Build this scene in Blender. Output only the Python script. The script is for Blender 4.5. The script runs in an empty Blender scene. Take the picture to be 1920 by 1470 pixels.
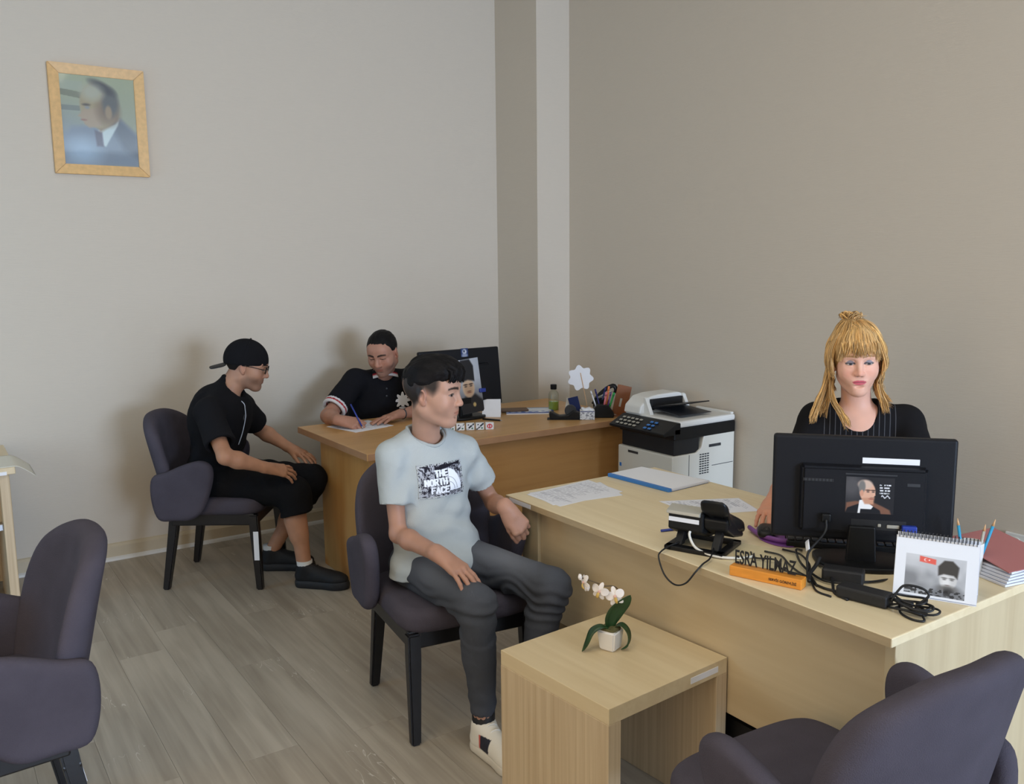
import bpy, bmesh, math, random
import numpy as np
from mathutils import Vector, Matrix, Euler, noise as mnoise
random.seed(7); np.random.seed(7)
scene = bpy.context.scene
COL = scene.collection
PI = math.pi

# ------------------------------------------------------------------ camera
def make_camera():
    yaw, pitch, roll = math.radians(55.9), math.radians(8.15), math.radians(0.61)
    cy, sy, cp, sp = math.cos(yaw), math.sin(yaw), math.cos(pitch), math.sin(pitch)
    fw = Vector((cy*cp, sy*cp, -sp)); rt = Vector((sy, -cy, 0)); dn = fw.cross(rt)
    c, s = math.cos(roll), math.sin(roll)
    rt2 = rt*c + dn*s; dn2 = dn*c - rt*s
    cam = bpy.data.cameras.new('camera'); ob = bpy.data.objects.new('camera', cam)
    up = -dn2; bk = -fw
    ob.matrix_world = Matrix(((rt2.x, up.x, bk.x, 0), (rt2.y, up.y, bk.y, 0), (rt2.z, up.z, bk.z, 1.62), (0, 0, 0, 1)))
    cam.sensor_width = 36; cam.lens = 36*1640/1920; cam.clip_start = .05
    COL.objects.link(ob); scene.camera = ob
make_camera()

# ------------------------------------------------------------------ world, daylight, exposure
vs = scene.view_settings
vs.view_transform = 'Standard'; vs.look = 'None'; vs.gamma = 1; vs.use_curve_mapping = False
vs.exposure = 0.05
world = bpy.data.worlds.new('daylight'); scene.world = world; world.use_nodes = True
bg = world.node_tree.nodes['Background']
bg.inputs['Color'].default_value = (0.80, 0.90, 1.0, 1); bg.inputs['Strength'].default_value = 0.55

def area_light(name, loc, target, sx, sy, power, color):
    l = bpy.data.lights.new(name, 'AREA'); l.shape = 'RECTANGLE'; l.size = sx; l.size_y = sy
    l.energy = power; l.color = color
    o = bpy.data.objects.new(name, l); COL.objects.link(o); o.location = loc
    d = Vector(target) - Vector(loc)
    o.rotation_euler = d.to_track_quat('-Z', 'Y').to_euler()
    return o
# tall office windows: one bank behind the photographer, one on the left side of the room
area_light('window_daylight_rear', (2.1, -6.40, 1.60), (2.1, 5, 1.60), 2.8, 1.9, 550, (0.555, 0.725, 1.0))
area_light('window_daylight_side', (-2.40, 4.2, 1.30), (2.0, 5.2, 0.8), 1.4, 1.3, 26, (0.15, 0.55, 1.0))
# added fills: a warm one from the left, one overhead brightening the desk tops
area_light('warm_side_fill', (-2.40, 0.5, 1.60), (5, 0.5, 1.60), 2.6, 1.8, 32, (1.0, 0.70, 0.36))
area_light('overhead_fill', (0.2, 1.2, 3.50), (0.2, 1.2, 0), 2.4, 1.6, 30, (1.0, 0.92, 0.76))

# ------------------------------------------------------------------ materials
MATS = {}
def _new(name):
    m = bpy.data.materials.new(name); m.use_nodes = True
    nt = m.node_tree; b = nt.nodes['Principled BSDF']
    return m, nt, b
def srgb(r, g, b):
    f = lambda c: (c/255/12.92) if c/255 <= .04045 else ((c/255+.055)/1.055)**2.4
    return (f(r), f(g), f(b))
def C4(c): return (c[0], c[1], c[2], 1)
def plain(name, rgb, rough=.5, metal=0, bump=0, bscale=80, var=0, vscale=8, spec=.5, coat=0, stretch=None):
    """solid colour (0-255 sRGB) with optional noise variation and fine relief"""
    m, nt, b = _new(name); c = srgb(*rgb)
    b.inputs['Base Color'].default_value = C4(c); b.inputs['Roughness'].default_value = rough
    b.inputs['Metallic'].default_value = metal; b.inputs['Specular IOR Level'].default_value = spec
    b.inputs['Coat Weight'].default_value = coat
    tc = nt.nodes.new('ShaderNodeTexCoord'); mp = nt.nodes.new('ShaderNodeMapping')
    nt.links.new(tc.outputs['Object'], mp.inputs['Vector'])
    if stretch: mp.inputs['Scale'].default_value = stretch
    if var:
        n = nt.nodes.new('ShaderNodeTexNoise'); n.inputs['Scale'].default_value = vscale; n.inputs['Detail'].default_value = 4
        nt.links.new(mp.outputs[0], n.inputs['Vector'])
        r = nt.nodes.new('ShaderNodeValToRGB')
        r.color_ramp.elements[0].position = .3; r.color_ramp.elements[1].position = .7
        r.color_ramp.elements[0].color = C4([x*(1-var) for x in c]); r.color_ramp.elements[1].color = C4([min(1, x*(1+var)) for x in c])
        nt.links.new(n.outputs['Fac'], r.inputs[0]); nt.links.new(r.outputs[0], b.inputs['Base Color'])
    if bump:
        n2 = nt.nodes.new('ShaderNodeTexNoise'); n2.inputs['Scale'].default_value = bscale; n2.inputs['Detail'].default_value = 3
        nt.links.new(mp.outputs[0], n2.inputs['Vector'])
        bp = nt.nodes.new('ShaderNodeBump'); bp.inputs['Strength'].default_value = bump; bp.inputs['Distance'].default_value = .01
        nt.links.new(n2.outputs['Fac'], bp.inputs['Height']); nt.links.new(bp.outputs[0], b.inputs['Normal'])
    MATS[name] = m; return m
def wood(name, light, dark, axis='Y', rough=.45, grain=26, fine=.5, randomise=False, scratches=False, bands=0.35):
    m, nt, b = _new(name); N = nt.nodes; L = nt.links
    b.inputs['Roughness'].default_value = rough
    tc = N.new('ShaderNodeTexCoord'); mp = N.new('ShaderNodeMapping')
    vec = tc.outputs['Object']
    if randomise:
        oi = N.new('ShaderNodeObjectInfo'); ad = N.new('ShaderNodeVectorMath'); ad.operation = 'ADD'
        sc = N.new('ShaderNodeVectorMath'); sc.operation = 'SCALE'; sc.inputs[3].default_value = 37
        cb = N.new('ShaderNodeCombineXYZ')
        for k in range(3): L.new(oi.outputs['Random'], cb.inputs[k])
        L.new(cb.outputs[0], sc.inputs[0]); L.new(sc.outputs[0], ad.inputs[0]); L.new(vec, ad.inputs[1]); vec = ad.outputs[0]
    L.new(vec, mp.inputs['Vector'])
    s = {'X': (1, grain, grain), 'Y': (grain, 1, grain), 'Z': (grain, grain, 1)}[axis]
    mp.inputs['Scale'].default_value = s
    n1 = N.new('ShaderNodeTexNoise'); n1.inputs['Scale'].default_value = 1.3; n1.inputs['Detail'].default_value = 5; n1.inputs['Distortion'].default_value = .6
    L.new(mp.outputs[0], n1.inputs['Vector'])
    mp2 = N.new('ShaderNodeMapping'); L.new(vec, mp2.inputs['Vector'])
    s2 = {'X': (.9, 4, 4), 'Y': (4, .9, 4), 'Z': (4, 4, .9)}[axis]; mp2.inputs['Scale'].default_value = s2
    n2 = N.new('ShaderNodeTexNoise'); n2.inputs['Scale'].default_value = 1.4; n2.inputs['Detail'].default_value = 3
    L.new(mp2.outputs[0], n2.inputs['Vector'])
    mix = N.new('ShaderNodeMix'); mix.data_type = 'FLOAT'; mix.inputs[0].default_value = bands
    L.new(n1.outputs['Fac'], mix.inputs[2]); L.new(n2.outputs['Fac'], mix.inputs[3])
    r = N.new('ShaderNodeValToRGB'); r.color_ramp.elements[0].position = .36; r.color_ramp.elements[1].position = .62
    r.color_ramp.elements[0].color = C4(srgb(*dark)); r.color_ramp.elements[1].color = C4(srgb(*light))
    L.new(mix.outputs[0], r.inputs[0]); out = r.outputs[0]
    if randomise:
        hv = N.new('ShaderNodeHueSaturation'); ma = N.new('ShaderNodeMath'); ma.operation = 'MULTIPLY_ADD'
        ma.inputs[1].default_value = .07; ma.inputs[2].default_value = .97
        L.new(oi.outputs['Random'], ma.inputs[0]); L.new(ma.outputs[0], hv.inputs['Value']); L.new(out, hv.inputs['Color']); out = hv.outputs[0]
    if scratches:
        mp3 = N.new('ShaderNodeMapping'); L.new(vec, mp3.inputs['Vector']); mp3.inputs['Scale'].default_value = (9, 1.1, 1)
        n3 = N.new('ShaderNodeTexNoise'); n3.inputs['Scale'].default_value = 2.2; n3.inputs['Detail'].default_value = 2; n3.inputs['Distortion'].default_value = 1.2
        L.new(mp3.outputs[0], n3.inputs['Vector'])
        a = N.new('ShaderNodeMath'); a.operation = 'SUBTRACT'; a.inputs[1].default_value = .5; L.new(n3.outputs['Fac'], a.inputs[0])
        ab = N.new('ShaderNodeMath'); ab.operation = 'ABSOLUTE'; L.new(a.outputs[0], ab.inputs[0])
        lt = N.new('ShaderNodeMath'); lt.operation = 'LESS_THAN'; lt.inputs[1].default_value = .006; L.new(ab.outputs[0], lt.inputs[0])
        n4 = N.new('ShaderNodeTexNoise'); n4.inputs['Scale'].default_value = 3.1; L.new(vec, n4.inputs['Vector'])
        gt = N.new('ShaderNodeMath'); gt.operation = 'GREATER_THAN'; gt.inputs[1].default_value = .62; L.new(n4.outputs['Fac'], gt.inputs[0])
        mu = N.new('ShaderNodeMath'); mu.operation = 'MULTIPLY'; L.new(lt.outputs[0], mu.inputs[0]); L.new(gt.outputs[0], mu.inputs[1])
        m2 = N.new('ShaderNodeMath'); m2.operation = 'MULTIPLY'; m2.inputs[1].default_value = .55; L.new(mu.outputs[0], m2.inputs[0])
        mx = N.new('ShaderNodeMix'); mx.data_type = 'RGBA'; L.new(m2.outputs[0], mx.inputs[0]); L.new(out, mx.inputs[6]); mx.inputs[7].default_value = C4(srgb(215, 208, 196)); out = mx.outputs[2]
    L.new(out, b.inputs['Base Color'])
    bp = N.new('ShaderNodeBump'); bp.inputs['Strength'].default_value = .08*fine; bp.inputs['Distance'].default_value = .004
    L.new(n1.outputs['Fac'], bp.inputs['Height']); L.new(bp.outputs[0], b.inputs['Normal'])
    MATS[name] = m; return m
def painted(name, rough=.6, spec=.35, sss=0, bump=0, bscale=250, sheen=0):
    """takes its colour from the mesh's own colour attribute (print, skin tone, dyed cloth)"""
    m, nt, b = _new(name); a = nt.nodes.new('ShaderNodeVertexColor'); a.layer_name = 'Col'
    nt.links.new(a.outputs[0], b.inputs['Base Color']); b.inputs['Roughness'].default_value = rough
    b.inputs['Specular IOR Level'].default_value = spec
    if sss:
        b.inputs['Subsurface Weight'].default_value = sss; b.inputs['Subsurface Radius'].default_value = (1, .35, .2); b.inputs['Subsurface Scale'].default_value = .006
    if bump:
        n2 = nt.nodes.new('ShaderNodeTexNoise'); n2.inputs['Scale'].default_value = bscale; n2.inputs['Detail'].default_value = 3
        tc = nt.nodes.new('ShaderNodeTexCoord'); nt.links.new(tc.outputs['Object'], n2.inputs['Vector'])
        bp = nt.nodes.new('ShaderNodeBump'); bp.inputs['Strength'].default_value = bump; bp.inputs['Distance'].default_value = .004
        nt.links.new(n2.outputs['Fac'], bp.inputs['Height']); nt.links.new(bp.outputs[0], b.inputs['Normal'])
    MATS[name] = m; return m
def clear(name, rgb=(255, 255, 255), rough=.03, ior=1.45):
    """thin clear sheet: see-through with a mirror-like sheen"""
    m, nt, b = _new(name); N = nt.nodes; N.remove(b); t = N.new('ShaderNodeBsdfTransparent'); t.inputs[0].default_value = C4(srgb(*rgb))
    g = N.new('ShaderNodeBsdfGlossy'); g.inputs['Roughness'].default_value = rough; lw = N.new('ShaderNodeLayerWeight'); fr = N.new('ShaderNodeMath'); fr.operation = 'POWER'; fr.inputs[1].default_value = 3; nt.links.new(lw.outputs['Facing'], fr.inputs[0])
    fm = N.new('ShaderNodeMath'); fm.operation = 'MULTIPLY_ADD'; fm.inputs[1].default_value = .5; fm.inputs[2].default_value = .03; nt.links.new(fr.outputs[0], fm.inputs[0]); fr = fm
    mx = N.new('ShaderNodeMixShader'); nt.links.new(fr.outputs[0], mx.inputs[0]); nt.links.new(t.outputs[0], mx.inputs[1]); nt.links.new(g.outputs[0], mx.inputs[2])
    nt.links.new(mx.outputs[0], N['Material Output'].inputs[0]); MATS[name] = m; return m

plain('wall_paint', (208, 196, 179), .85, bump=.10, bscale=3, stretch=(6, 6, 130), var=.012, vscale=2.0)
plain('ceiling_paint', (235, 230, 220), .9)
wood('floor_laminate', (178, 167, 150), (146, 135, 119), 'Y', .42, grain=22, randomise=True, scratches=True, bands=.5)
plain('floor_joint', (134, 122, 106), .8)
plain('skirting', (196, 180, 152), .55, var=.04)
plain('caulk', (216, 212, 204), .6)
wood('maple_y', (234, 216, 178), (222, 202, 162), 'Y', .38, grain=18)
wood('maple_front', (208, 188, 152), (190, 168, 132), 'Y', .42, grain=14, bands=.6)
wood('maple_z', (206, 188, 152), (192, 172, 136), 'Z', .42, grain=20)
plain('maple_edge', (184, 163, 128), .5, var=.05, vscale=20, stretch=(6, 1, 6))  # darkened: the weak side light on the front edge is put into this colour
wood('beech_x', (203, 158, 102), (190, 145, 90), 'X', .36, grain=18)
wood('beech_panel', (198, 150, 92), (184, 136, 80), 'X', .42, grain=16)
wood('beech_panel_y', (202, 152, 90), (188, 138, 78), 'Z', .42, grain=16)
plain('beech_edge', (176, 134, 98), .5, var=.06, vscale=14)
wood('table_top_oak', (220, 200, 162), (208, 186, 146), 'Y', .38, grain=18)
wood('table_side_oak', (206, 184, 150), (188, 164, 130), 'Z', .45, grain=55, bands=.2)
plain('upholstery', (76, 71, 79), .95, bump=.35, bscale=420, var=.09, vscale=9, spec=.15)
plain('chair_black_wood', (17, 16, 19), .38)
plain('black_plastic', (17, 18, 20), .42, spec=.3)
plain('black_matte', (18, 18, 20), .6, bump=.1, bscale=300)
plain('monitor_black', (19, 20, 25), .5, bump=.05, bscale=500, spec=.25)
plain('dark_grey_plastic', (48, 50, 54), .45)
plain('cable_black', (16, 16, 18), .5)
plain('white_plastic', (226, 224, 218), .4)
plain('cream_plastic', (222, 218, 206), .42)
plain('silver_plastic', (176, 172, 160), .35, metal=.25)
plain('metal', (190, 190, 192), .28, metal=.9)
plain('paper', (236, 237, 242), .8)
plain('paper_edge', (220, 222, 232), .85)
plain('sticker_white', (235, 235, 238), .5)
plain('blue_plastic', (38, 60, 150), .4)
plain('bright_blue', (58, 124, 200), .45)
painted('print', .45, .4)
painted('print_matte', .75, .2)
clear('clear_acrylic', (250, 252, 250), .04)
plain('pine_frame', (222, 178, 116), .45, var=.10, vscale=10, stretch=(4, 4, 4), bump=.05)

# ------------------------------------------------------------------ geometry helpers
def link(name, me, mat=None, parent=None, smooth=False):
    o = bpy.data.objects.new(name, me); COL.objects.link(o)
    if mat is not None and not me.materials: me.materials.append(MATS[mat] if isinstance(mat, str) else mat)
    if smooth: me.polygons.foreach_set('use_smooth', [True]*len(me.polygons))
    if parent: o.parent = parent
    return o
def tag(o, label=None, cat=None, group=None, kind=None):
    if label: o['label'] = label
    if cat: o['category'] = cat
    if group: o['group'] = group
    if kind: o['kind'] = kind
    return o
def thing(name, label, cat, loc=(0, 0, 0), rz=0, group=None, kind=None):
    o = bpy.data.objects.new(name, None); COL.objects.link(o); o.empty_display_size = .1
    o.location = loc; o.rotation_euler = (0, 0, rz)
    return tag(o, label, cat, group, kind)
def bm_mesh(bm, name='m'):
    me = bpy.data.meshes.new(name); bm.normal_update(); bm.to_mesh(me); bm.free(); return me
def add_box(bm, c, s, bev=0, rot=None, seg=2):
    r = bmesh.ops.create_cube(bm, size=1); vs_ = r['verts']
    bmesh.ops.scale(bm, vec=s, verts=vs_)
    if bev:
        es = list({e for v in vs_ for e in v.link_edges})
        q = bmesh.ops.bevel(bm, geom=es, offset=bev, segments=seg, affect='EDGES', profile=.5)
        vs_ = list({v for f in q['faces'] for v in f.verts} | {v for v in vs_ if v.is_valid})
    M_ = Matrix.Translation(c)
    if rot is not None: M_ = M_ @ (rot if isinstance(rot, Matrix) else Euler(rot).to_matrix().to_4x4())
    bmesh.ops.transform(bm, matrix=M_, verts=vs_); return vs_
def box(name, c, s, mat, parent=None, bev=.002, rot=None, seg=2, smooth=False):
    bm = bmesh.new(); add_box(bm, (0, 0, 0), s, bev, None, seg)
    o = link(name, bm_mesh(bm, name), mat, parent, smooth); o.location = c
    if rot is not None: o.rotation_euler = rot
    return o
def box_between(name, lo, hi, mat, parent=None, bev=.002):
    c = [(a+b)/2 for a, b in zip(lo, hi)]; s = [abs(b-a) for a, b in zip(lo, hi)]
    return box(name, c, s, mat, parent, bev)
def pydata(name, vs_, fs):
    me = bpy.data.meshes.new(name); me.from_pydata([tuple(v) for v in vs_], [], [tuple(f) for f in fs]); me.update()
    bm = bmesh.new(); bm.from_mesh(me); bmesh.ops.recalc_face_normals(bm, faces=bm.faces); bm.to_mesh(me); bm.free()
    return me
def catmull(pts, n=6):
    P_ = [np.array(p, float) for p in pts]; P_ = [2*P_[0]-P_[1]] + P_ + [2*P_[-1]-P_[-2]]; out = []
    for i in range(1, len(P_)-2):
        a, b, c, d = P_[i-1:i+3]
        for k in range(n):
            t = k/n; out.append(.5*((2*b)+(c-a)*t+(2*a-5*b+4*c-d)*t*t+(3*b-a-3*c+d)*t**3))
    out.append(P_[-2]); return out
def tube_mesh(pts, r, seg=8, name='tube', flat=1.0):
    """swept tube, r a number or one per point; flat squashes the section along its second axis"""
    pts = [Vector(p) for p in pts]; n = len(pts); rr = r if hasattr(r, '__len__') else [r]*n
    vs_, fs = [], []; up = None
    for i, p in enumerate(pts):
        t = (pts[min(i+1, n-1)]-pts[max(i-1, 0)]).normalized()
        if up is None: up = t.orthogonal().normalized()
        up = (up - t*up.dot(t)); up = up.normalized() if up.length > 1e-6 else t.orthogonal().normalized()
        sd = t.cross(up)
        for k in range(seg):
            a = 2*PI*k/seg; vs_.append(p + (up*math.cos(a)*flat + sd*math.sin(a))*rr[i])
    for i in range(n-1):
        for k in range(seg):
            a, b = i*seg+k, i*seg+(k+1) % seg; fs.append((a, b, b+seg, a+seg))
    fs.append(tuple(range(seg-1, -1, -1))); fs.append(tuple((n-1)*seg+k for k in range(seg)))
    return pydata(name, vs_, fs)
def tube(name, pts, r, mat, parent=None, seg=8, smooth_path=0, flat=1.0):
    if smooth_path: pts = catmull(pts, smooth_path)
    return link(name, tube_mesh(pts, r, seg, name, flat), mat, parent, True)
def lathe(name, prof, mat, parent=None, seg=24, loc=(0, 0, 0), rot=None):
    vs_, fs = [], []; n = len(prof)
    for r, z in prof:
        for k in range(seg): a = 2*PI*k/seg; vs_.append((r*math.cos(a), r*math.sin(a), z))
    for i in range(n-1):
        for k in range(seg):
            a, b = i*seg+k, i*seg+(k+1) % seg; fs.append((a, b, b+seg, a+seg))
    fs.append(tuple(range(seg-1, -1, -1))); fs.append(tuple((n-1)*seg+k for k in range(seg)))
    o = link(name, pydata(name, vs_, fs), mat, parent, False); o.location = loc
    if rot is not None: o.rotation_euler = rot
    autosmooth(o); return o
def autosmooth(o, ang=40):
    me = o.data; me.polygons.foreach_set('use_smooth', [True]*len(me.polygons))
    bm = bmesh.new(); bm.from_mesh(me)
    for e in bm.edges: e.smooth = not (len(e.link_faces) == 2 and e.calc_face_angle(0) > math.radians(ang))
    bm.to_mesh(me); bm.free()
def prism(name, poly, axis, lo, hi, mat, parent=None, bev=0, seg=2):
    """2D polygon extruded along an axis; poly gives the other two coordinates in xyz order"""
    bm = bmesh.new()
    def mk(p, h): return {'x': (h, p[0], p[1]), 'y': (p[0], h, p[1]), 'z': (p[0], p[1], h)}[axis]
    a = [bm.verts.new(mk(p, lo)) for p in poly]; b = [bm.verts.new(mk(p, hi)) for p in poly]; n = len(poly)
    bm.faces.new(a); bm.faces.new(b[::-1])
    for i in range(n): bm.faces.new((a[i], a[(i+1) % n], b[(i+1) % n], b[i]))
    bmesh.ops.recalc_face_normals(bm, faces=bm.faces)
    if bev: bmesh.ops.bevel(bm, geom=list(bm.edges), offset=bev, segments=seg, affect='EDGES', profile=.5)
    return link(name, bm_mesh(bm, name), mat, parent)
def smooth_closed(pts, n=6):
    P_ = [np.array(p, float) for p in pts]; m = len(P_); out = []
    for i in range(m):
        a, b, c, d = P_[i-1], P_[i], P_[(i+1) % m], P_[(i+2) % m]
        for k in range(n):
            t = k/n; out.append(.5*((2*b)+(c-a)*t+(2*a-5*b+4*c-d)*t*t+(3*b-a-3*c+d)*t**3))
    return np.array(out)
def pillow_mesh(outline, thick, rad, fn, rings=7, rs=5, name='pillow'):
    """padded panel: closed outline (u,v) with rounded rim; fn(u,v,w) places it in space"""
    O = np.array(outline); n = len(O); cen = O.mean(0)
    tang = np.roll(O, -1, 0)-np.roll(O, 1, 0); nr = np.stack([tang[:, 1], -tang[:, 0]], 1); nr /= np.linalg.norm(nr, axis=1)[:, None]
    area = .5*np.sum(O[:, 0]*np.roll(O[:, 1], -1)-np.roll(O[:, 0], -1)*O[:, 1])
    if area < 0: nr = -nr
    loops = []
    inner = O - nr*rad
    for q in range(rings, 0, -1): loops.append([(p[0], p[1], thick/2) for p in cen+(inner-cen)*(1-q/(rings+.0))**1.0]) if q < rings else None
    for k in range(rs+1):
        th = PI/2*(1-k/rs); loops.append([(p[0], p[1], thick/2-rad+rad*math.sin(th)) for p in O-nr*rad*(1-math.cos(th))])
    half = len(loops)
    for k in range(rs+1):
        th = PI/2*(k/rs); loops.append([(p[0], p[1], -(thick/2-rad+rad*math.sin(th))) for p in O-nr*rad*(1-math.cos(th))])
    for q in range(1, rings): loops.append([(p[0], p[1], -thick/2) for p in cen+(inner-cen)*(1-q/rings)])
    vs_ = [fn(*p) for l in loops for p in l]; fs = []
    for i in range(len(loops)-1):
        for k in range(n):
            a, b = i*n+k, i*n+(k+1) % n; fs.append((a, b, b+n, a+n))
    vs_.append(fn(cen[0], cen[1], thick/2)); vs_.append(fn(cen[0], cen[1], -thick/2)); T = len(vs_)
    for k in range(n):
        fs.append((T-2, (k+1) % n, k)); e = (len(loops)-1)*n; fs.append((T-1, e+k, e+(k+1) % n))
    return pydata(name, vs_, fs)
def rrect(w, h, r, n=5):
    out = []
    for cx, cy, a0 in ((w/2-r, h/2-r, 0), (-w/2+r, h/2-r, PI/2), (-w/2+r, -h/2+r, PI), (w/2-r, -h/2+r, 1.5*PI)):
        for k in range(n+1): a = a0+PI/2*k/n; out.append((cx+r*math.cos(a), cy+r*math.sin(a)))
    return out
def copy_tree(o, parent=None):
    c = o.copy(); COL.objects.link(c); c.parent = parent
    if parent is not None: c.matrix_parent_inverse = o.matrix_parent_inverse
    for ch in o.children: copy_tree(ch, c)
    return c
def picture(name, w, h, nx, ny, fn, mat='print', parent=None):
    """flat print on a fine grid in the local XZ plane (facing -Y), colour from fn(u,v) arrays, u,v in 0..1"""
    u, v = np.meshgrid(np.linspace(0, 1, nx), np.linspace(0, 1, ny))
    me = grid_mesh(name, np.stack([(u-.5)*w, np.zeros_like(u), (v-.5)*h], -1)); paint(me, fn(u, v).reshape(-1, 3))
    return link(name, me, mat, parent)
def grid_mesh(name, P_):
    ny, nx = P_.shape[:2]; me = bpy.data.meshes.new(name)
    idx = np.arange(nx*ny).reshape(ny, nx)
    f = np.stack([idx[:-1, :-1], idx[:-1, 1:], idx[1:, 1:], idx[1:, :-1]], -1).reshape(-1, 4)
    np_mesh(me, P_.reshape(-1, 3), f); return me
def np_mesh(me, V, Fq):
    me.vertices.add(len(V)); me.vertices.foreach_set('co', np.ascontiguousarray(V, np.float32).ravel())
    k = Fq.shape[1]; me.loops.add(Fq.size); me.loops.foreach_set('vertex_index', np.ascontiguousarray(Fq, np.int32).ravel())
    me.polygons.add(len(Fq)); me.polygons.foreach_set('loop_start', np.arange(0, Fq.size, k, dtype=np.int32))
    me.update(calc_edges=True)
def paint(me, colours):
    """per-vertex colour (0-255 sRGB)"""
    c = np.asarray(colours, np.float32)/255; lin = np.where(c <= .04045, c/12.92, ((c+.055)/1.055)**2.4)
    at = me.color_attributes.new('Col', 'FLOAT_COLOR', 'POINT')
    at.data.foreach_set('color', np.concatenate([lin, np.ones((len(lin), 1), np.float32)], 1).astype(np.float32).ravel())
def text_mesh(s, size, depth=0, xs=1.0, bold=0):
    cu = bpy.data.curves.new('lettering', 'FONT'); cu.body = s; cu.size = size; cu.extrude = depth; cu.offset = bold
    cu.align_x = 'LEFT'; ob = bpy.data.objects.new('tmp_text', cu); COL.objects.link(ob)
    dg = bpy.context.evaluated_depsgraph_get(); me = bpy.data.meshes.new_from_object(ob.evaluated_get(dg))
    bpy.data.objects.remove(ob); bpy.data.curves.remove(cu)
    if xs != 1: me.transform(Matrix.Diagonal((xs, 1, 1, 1)))
    return me

# soft 2D drawing on colour grids, used for printed pictures
def blank(u, col): return np.ones(u.shape+(3,))*np.array(col, float)
def lay(img, mask, col): m = np.clip(mask, 0, 1)[..., None]; img[:] = img*(1-m)+np.array(col, float)*m
def ell(u, v, cx, cy, rx, ry, soft=.08, ang=0):
    c, s = math.cos(ang), math.sin(ang); a = (u-cx)*c+(v-cy)*s; b = -(u-cx)*s+(v-cy)*c
    return (1+soft-np.sqrt((a/rx)**2+(b/ry)**2))/(2*soft)
def poly2(u, v, pts, soft=.01):
    d = np.full(u.shape, 1e9); sgn = np.zeros(u.shape, bool); n = len(pts)
    for i in range(n):
        (x0, y0), (x1, y1) = pts[i], pts[(i+1) % n]; dx, dy = x1-x0, y1-y0
        t = np.clip(((u-x0)*dx+(v-y0)*dy)/(dx*dx+dy*dy+1e-12), 0, 1); d = np.minimum(d, np.hypot(u-x0-t*dx, v-y0-t*dy))
        cond = ((y0 > v) != (y1 > v)) & (u < (x1-x0)*(v-y0)/((y1-y0) if y1 != y0 else 1e-9)+x0); sgn ^= cond
    return np.clip(.5+np.where(sgn, d, -d)/(2*soft), 0, 1)
def seg2(u, v, a, b, w, soft=.004):
    dx, dy = b[0]-a[0], b[1]-a[1]; t = np.clip(((u-a[0])*dx+(v-a[1])*dy)/(dx*dx+dy*dy+1e-12), 0, 1)
    return np.clip(.5+(w-np.hypot(u-a[0]-t*dx, v-a[1]-t*dy))/(2*soft), 0, 1)
def vnoise(u, v, fx, fy, seed=0):
    rs_ = np.random.RandomState(seed); g = rs_.rand(int(fy)+3, int(fx)+3); x = u*fx; y = v*fy
    i = np.clip(np.floor(x).astype(int), 0, int(fx)); j = np.clip(np.floor(y).astype(int), 0, int(fy)); a = x-i; b = y-j
    a = a*a*(3-2*a); b = b*b*(3-2*b)
    return (g[j, i]*(1-a)+g[j, i+1]*a)*(1-b)+(g[j+1, i]*(1-a)+g[j+1, i+1]*a)*b

# ------------------------------------------------------------------ the room
WY, WX, X0, Y0, CZ = 5.235, 3.70, -2.5, -6.5, 3.62
def slab(name, lo, hi, mat, kind='structure'):
    return tag(box_between(name, lo, hi, mat, None, 0), kind=kind)
fl = tag(box_between('floor', (X0-.15, Y0-.15, -.12), (WX+.15, WY+.15, -.012), 'floor_joint', None, 0), 'pale grey oak laminate floor laid in long boards', 'floor', kind='structure')
PW, PL = .192, 1.285
bm = bmesh.new(); add_box(bm, (0, 0, 0), (PW-.0007, PL-.0007, .012), .0004, None, 1); plank_me = bm_mesh(bm, 'floor_plank'); plank_me.materials.append(MATS['floor_laminate'])
for i in range(int((WX-X0)/PW)+1):
    off = random.random()*PL
    for j in range(-1, int((WY-Y0)/PL)+1):
        x = X0+PW*(i+.5); y = Y0+PL*(j+.5)+off
        if y-PL/2 > WY+.1 or y+PL/2 < Y0 or x > WX+.1: continue
        o = bpy.data.objects.new('floor_plank', plank_me); COL.objects.link(o); o.parent = fl
        o.location = Vector((x, y, -.0062+random.uniform(-.0002, .0001))) - Vector(fl.location)
slab('wall_back', (X0-.15, WY, -.1), (WX+.15, WY+.15, CZ), 'wall_paint')
slab('wall_right', (WX, Y0-.15, -.1), (WX+.15, WY, CZ), 'wall_paint')
slab('wall_pilaster', (3.434, 4.752, -.012), (WX, WY, CZ), 'wall_paint')
slab('ceiling', (X0-.15, Y0-.15, CZ), (WX+.15, WY+.15, CZ+.12), 'ceiling_paint')
# rear and left walls are window walls: sill, lintel and piers round the openings
slab('wall_rear_sill', (X0, Y0-.15, -.1), (WX, Y0, .7), 'wall_paint'); slab('wall_rear_lintel', (X0, Y0-.15, 2.6), (WX, Y0, CZ), 'wall_paint')
slab('wall_rear_pier', (X0, Y0-.15, .7), (.6, Y0, 2.6), 'wall_paint')
slab('wall_left_sill', (X0-.15, Y0, -.1), (X0, WY, .7), 'wall_paint'); slab('wall_left_lintel', (X0-.15, Y0, 2.6), (X0, WY, CZ), 'wall_paint')
slab('wall_left_pier', (X0-.15, Y0, .7), (X0, -1.0, 2.6), 'wall_paint'); slab('wall_left_pier', (X0-.15, 2.0, .7), (X0, 3.3, 2.6), 'wall_paint')
bb = thing('baseboard_back', 'beige skirting board with a pale sealed joint along the back wall', 'skirting', (0, WY, 0), 0, None, 'structure')
prism('board', [(0, 0), (-.018, 0), (-.018, .078), (-.010, .09), (0, .095)], 'x', X0, 3.434, 'skirting', bb)
prism('sealed_joint', [(-.018, 0), (-.034, 0), (-.030, .012), (-.018, .02)], 'x', X0, 3.434, 'caulk', bb)
bb = thing('baseboard_right', 'beige skirting board along the right wall', 'skirting', (WX, 0, 0), 0, None, 'structure')
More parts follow.
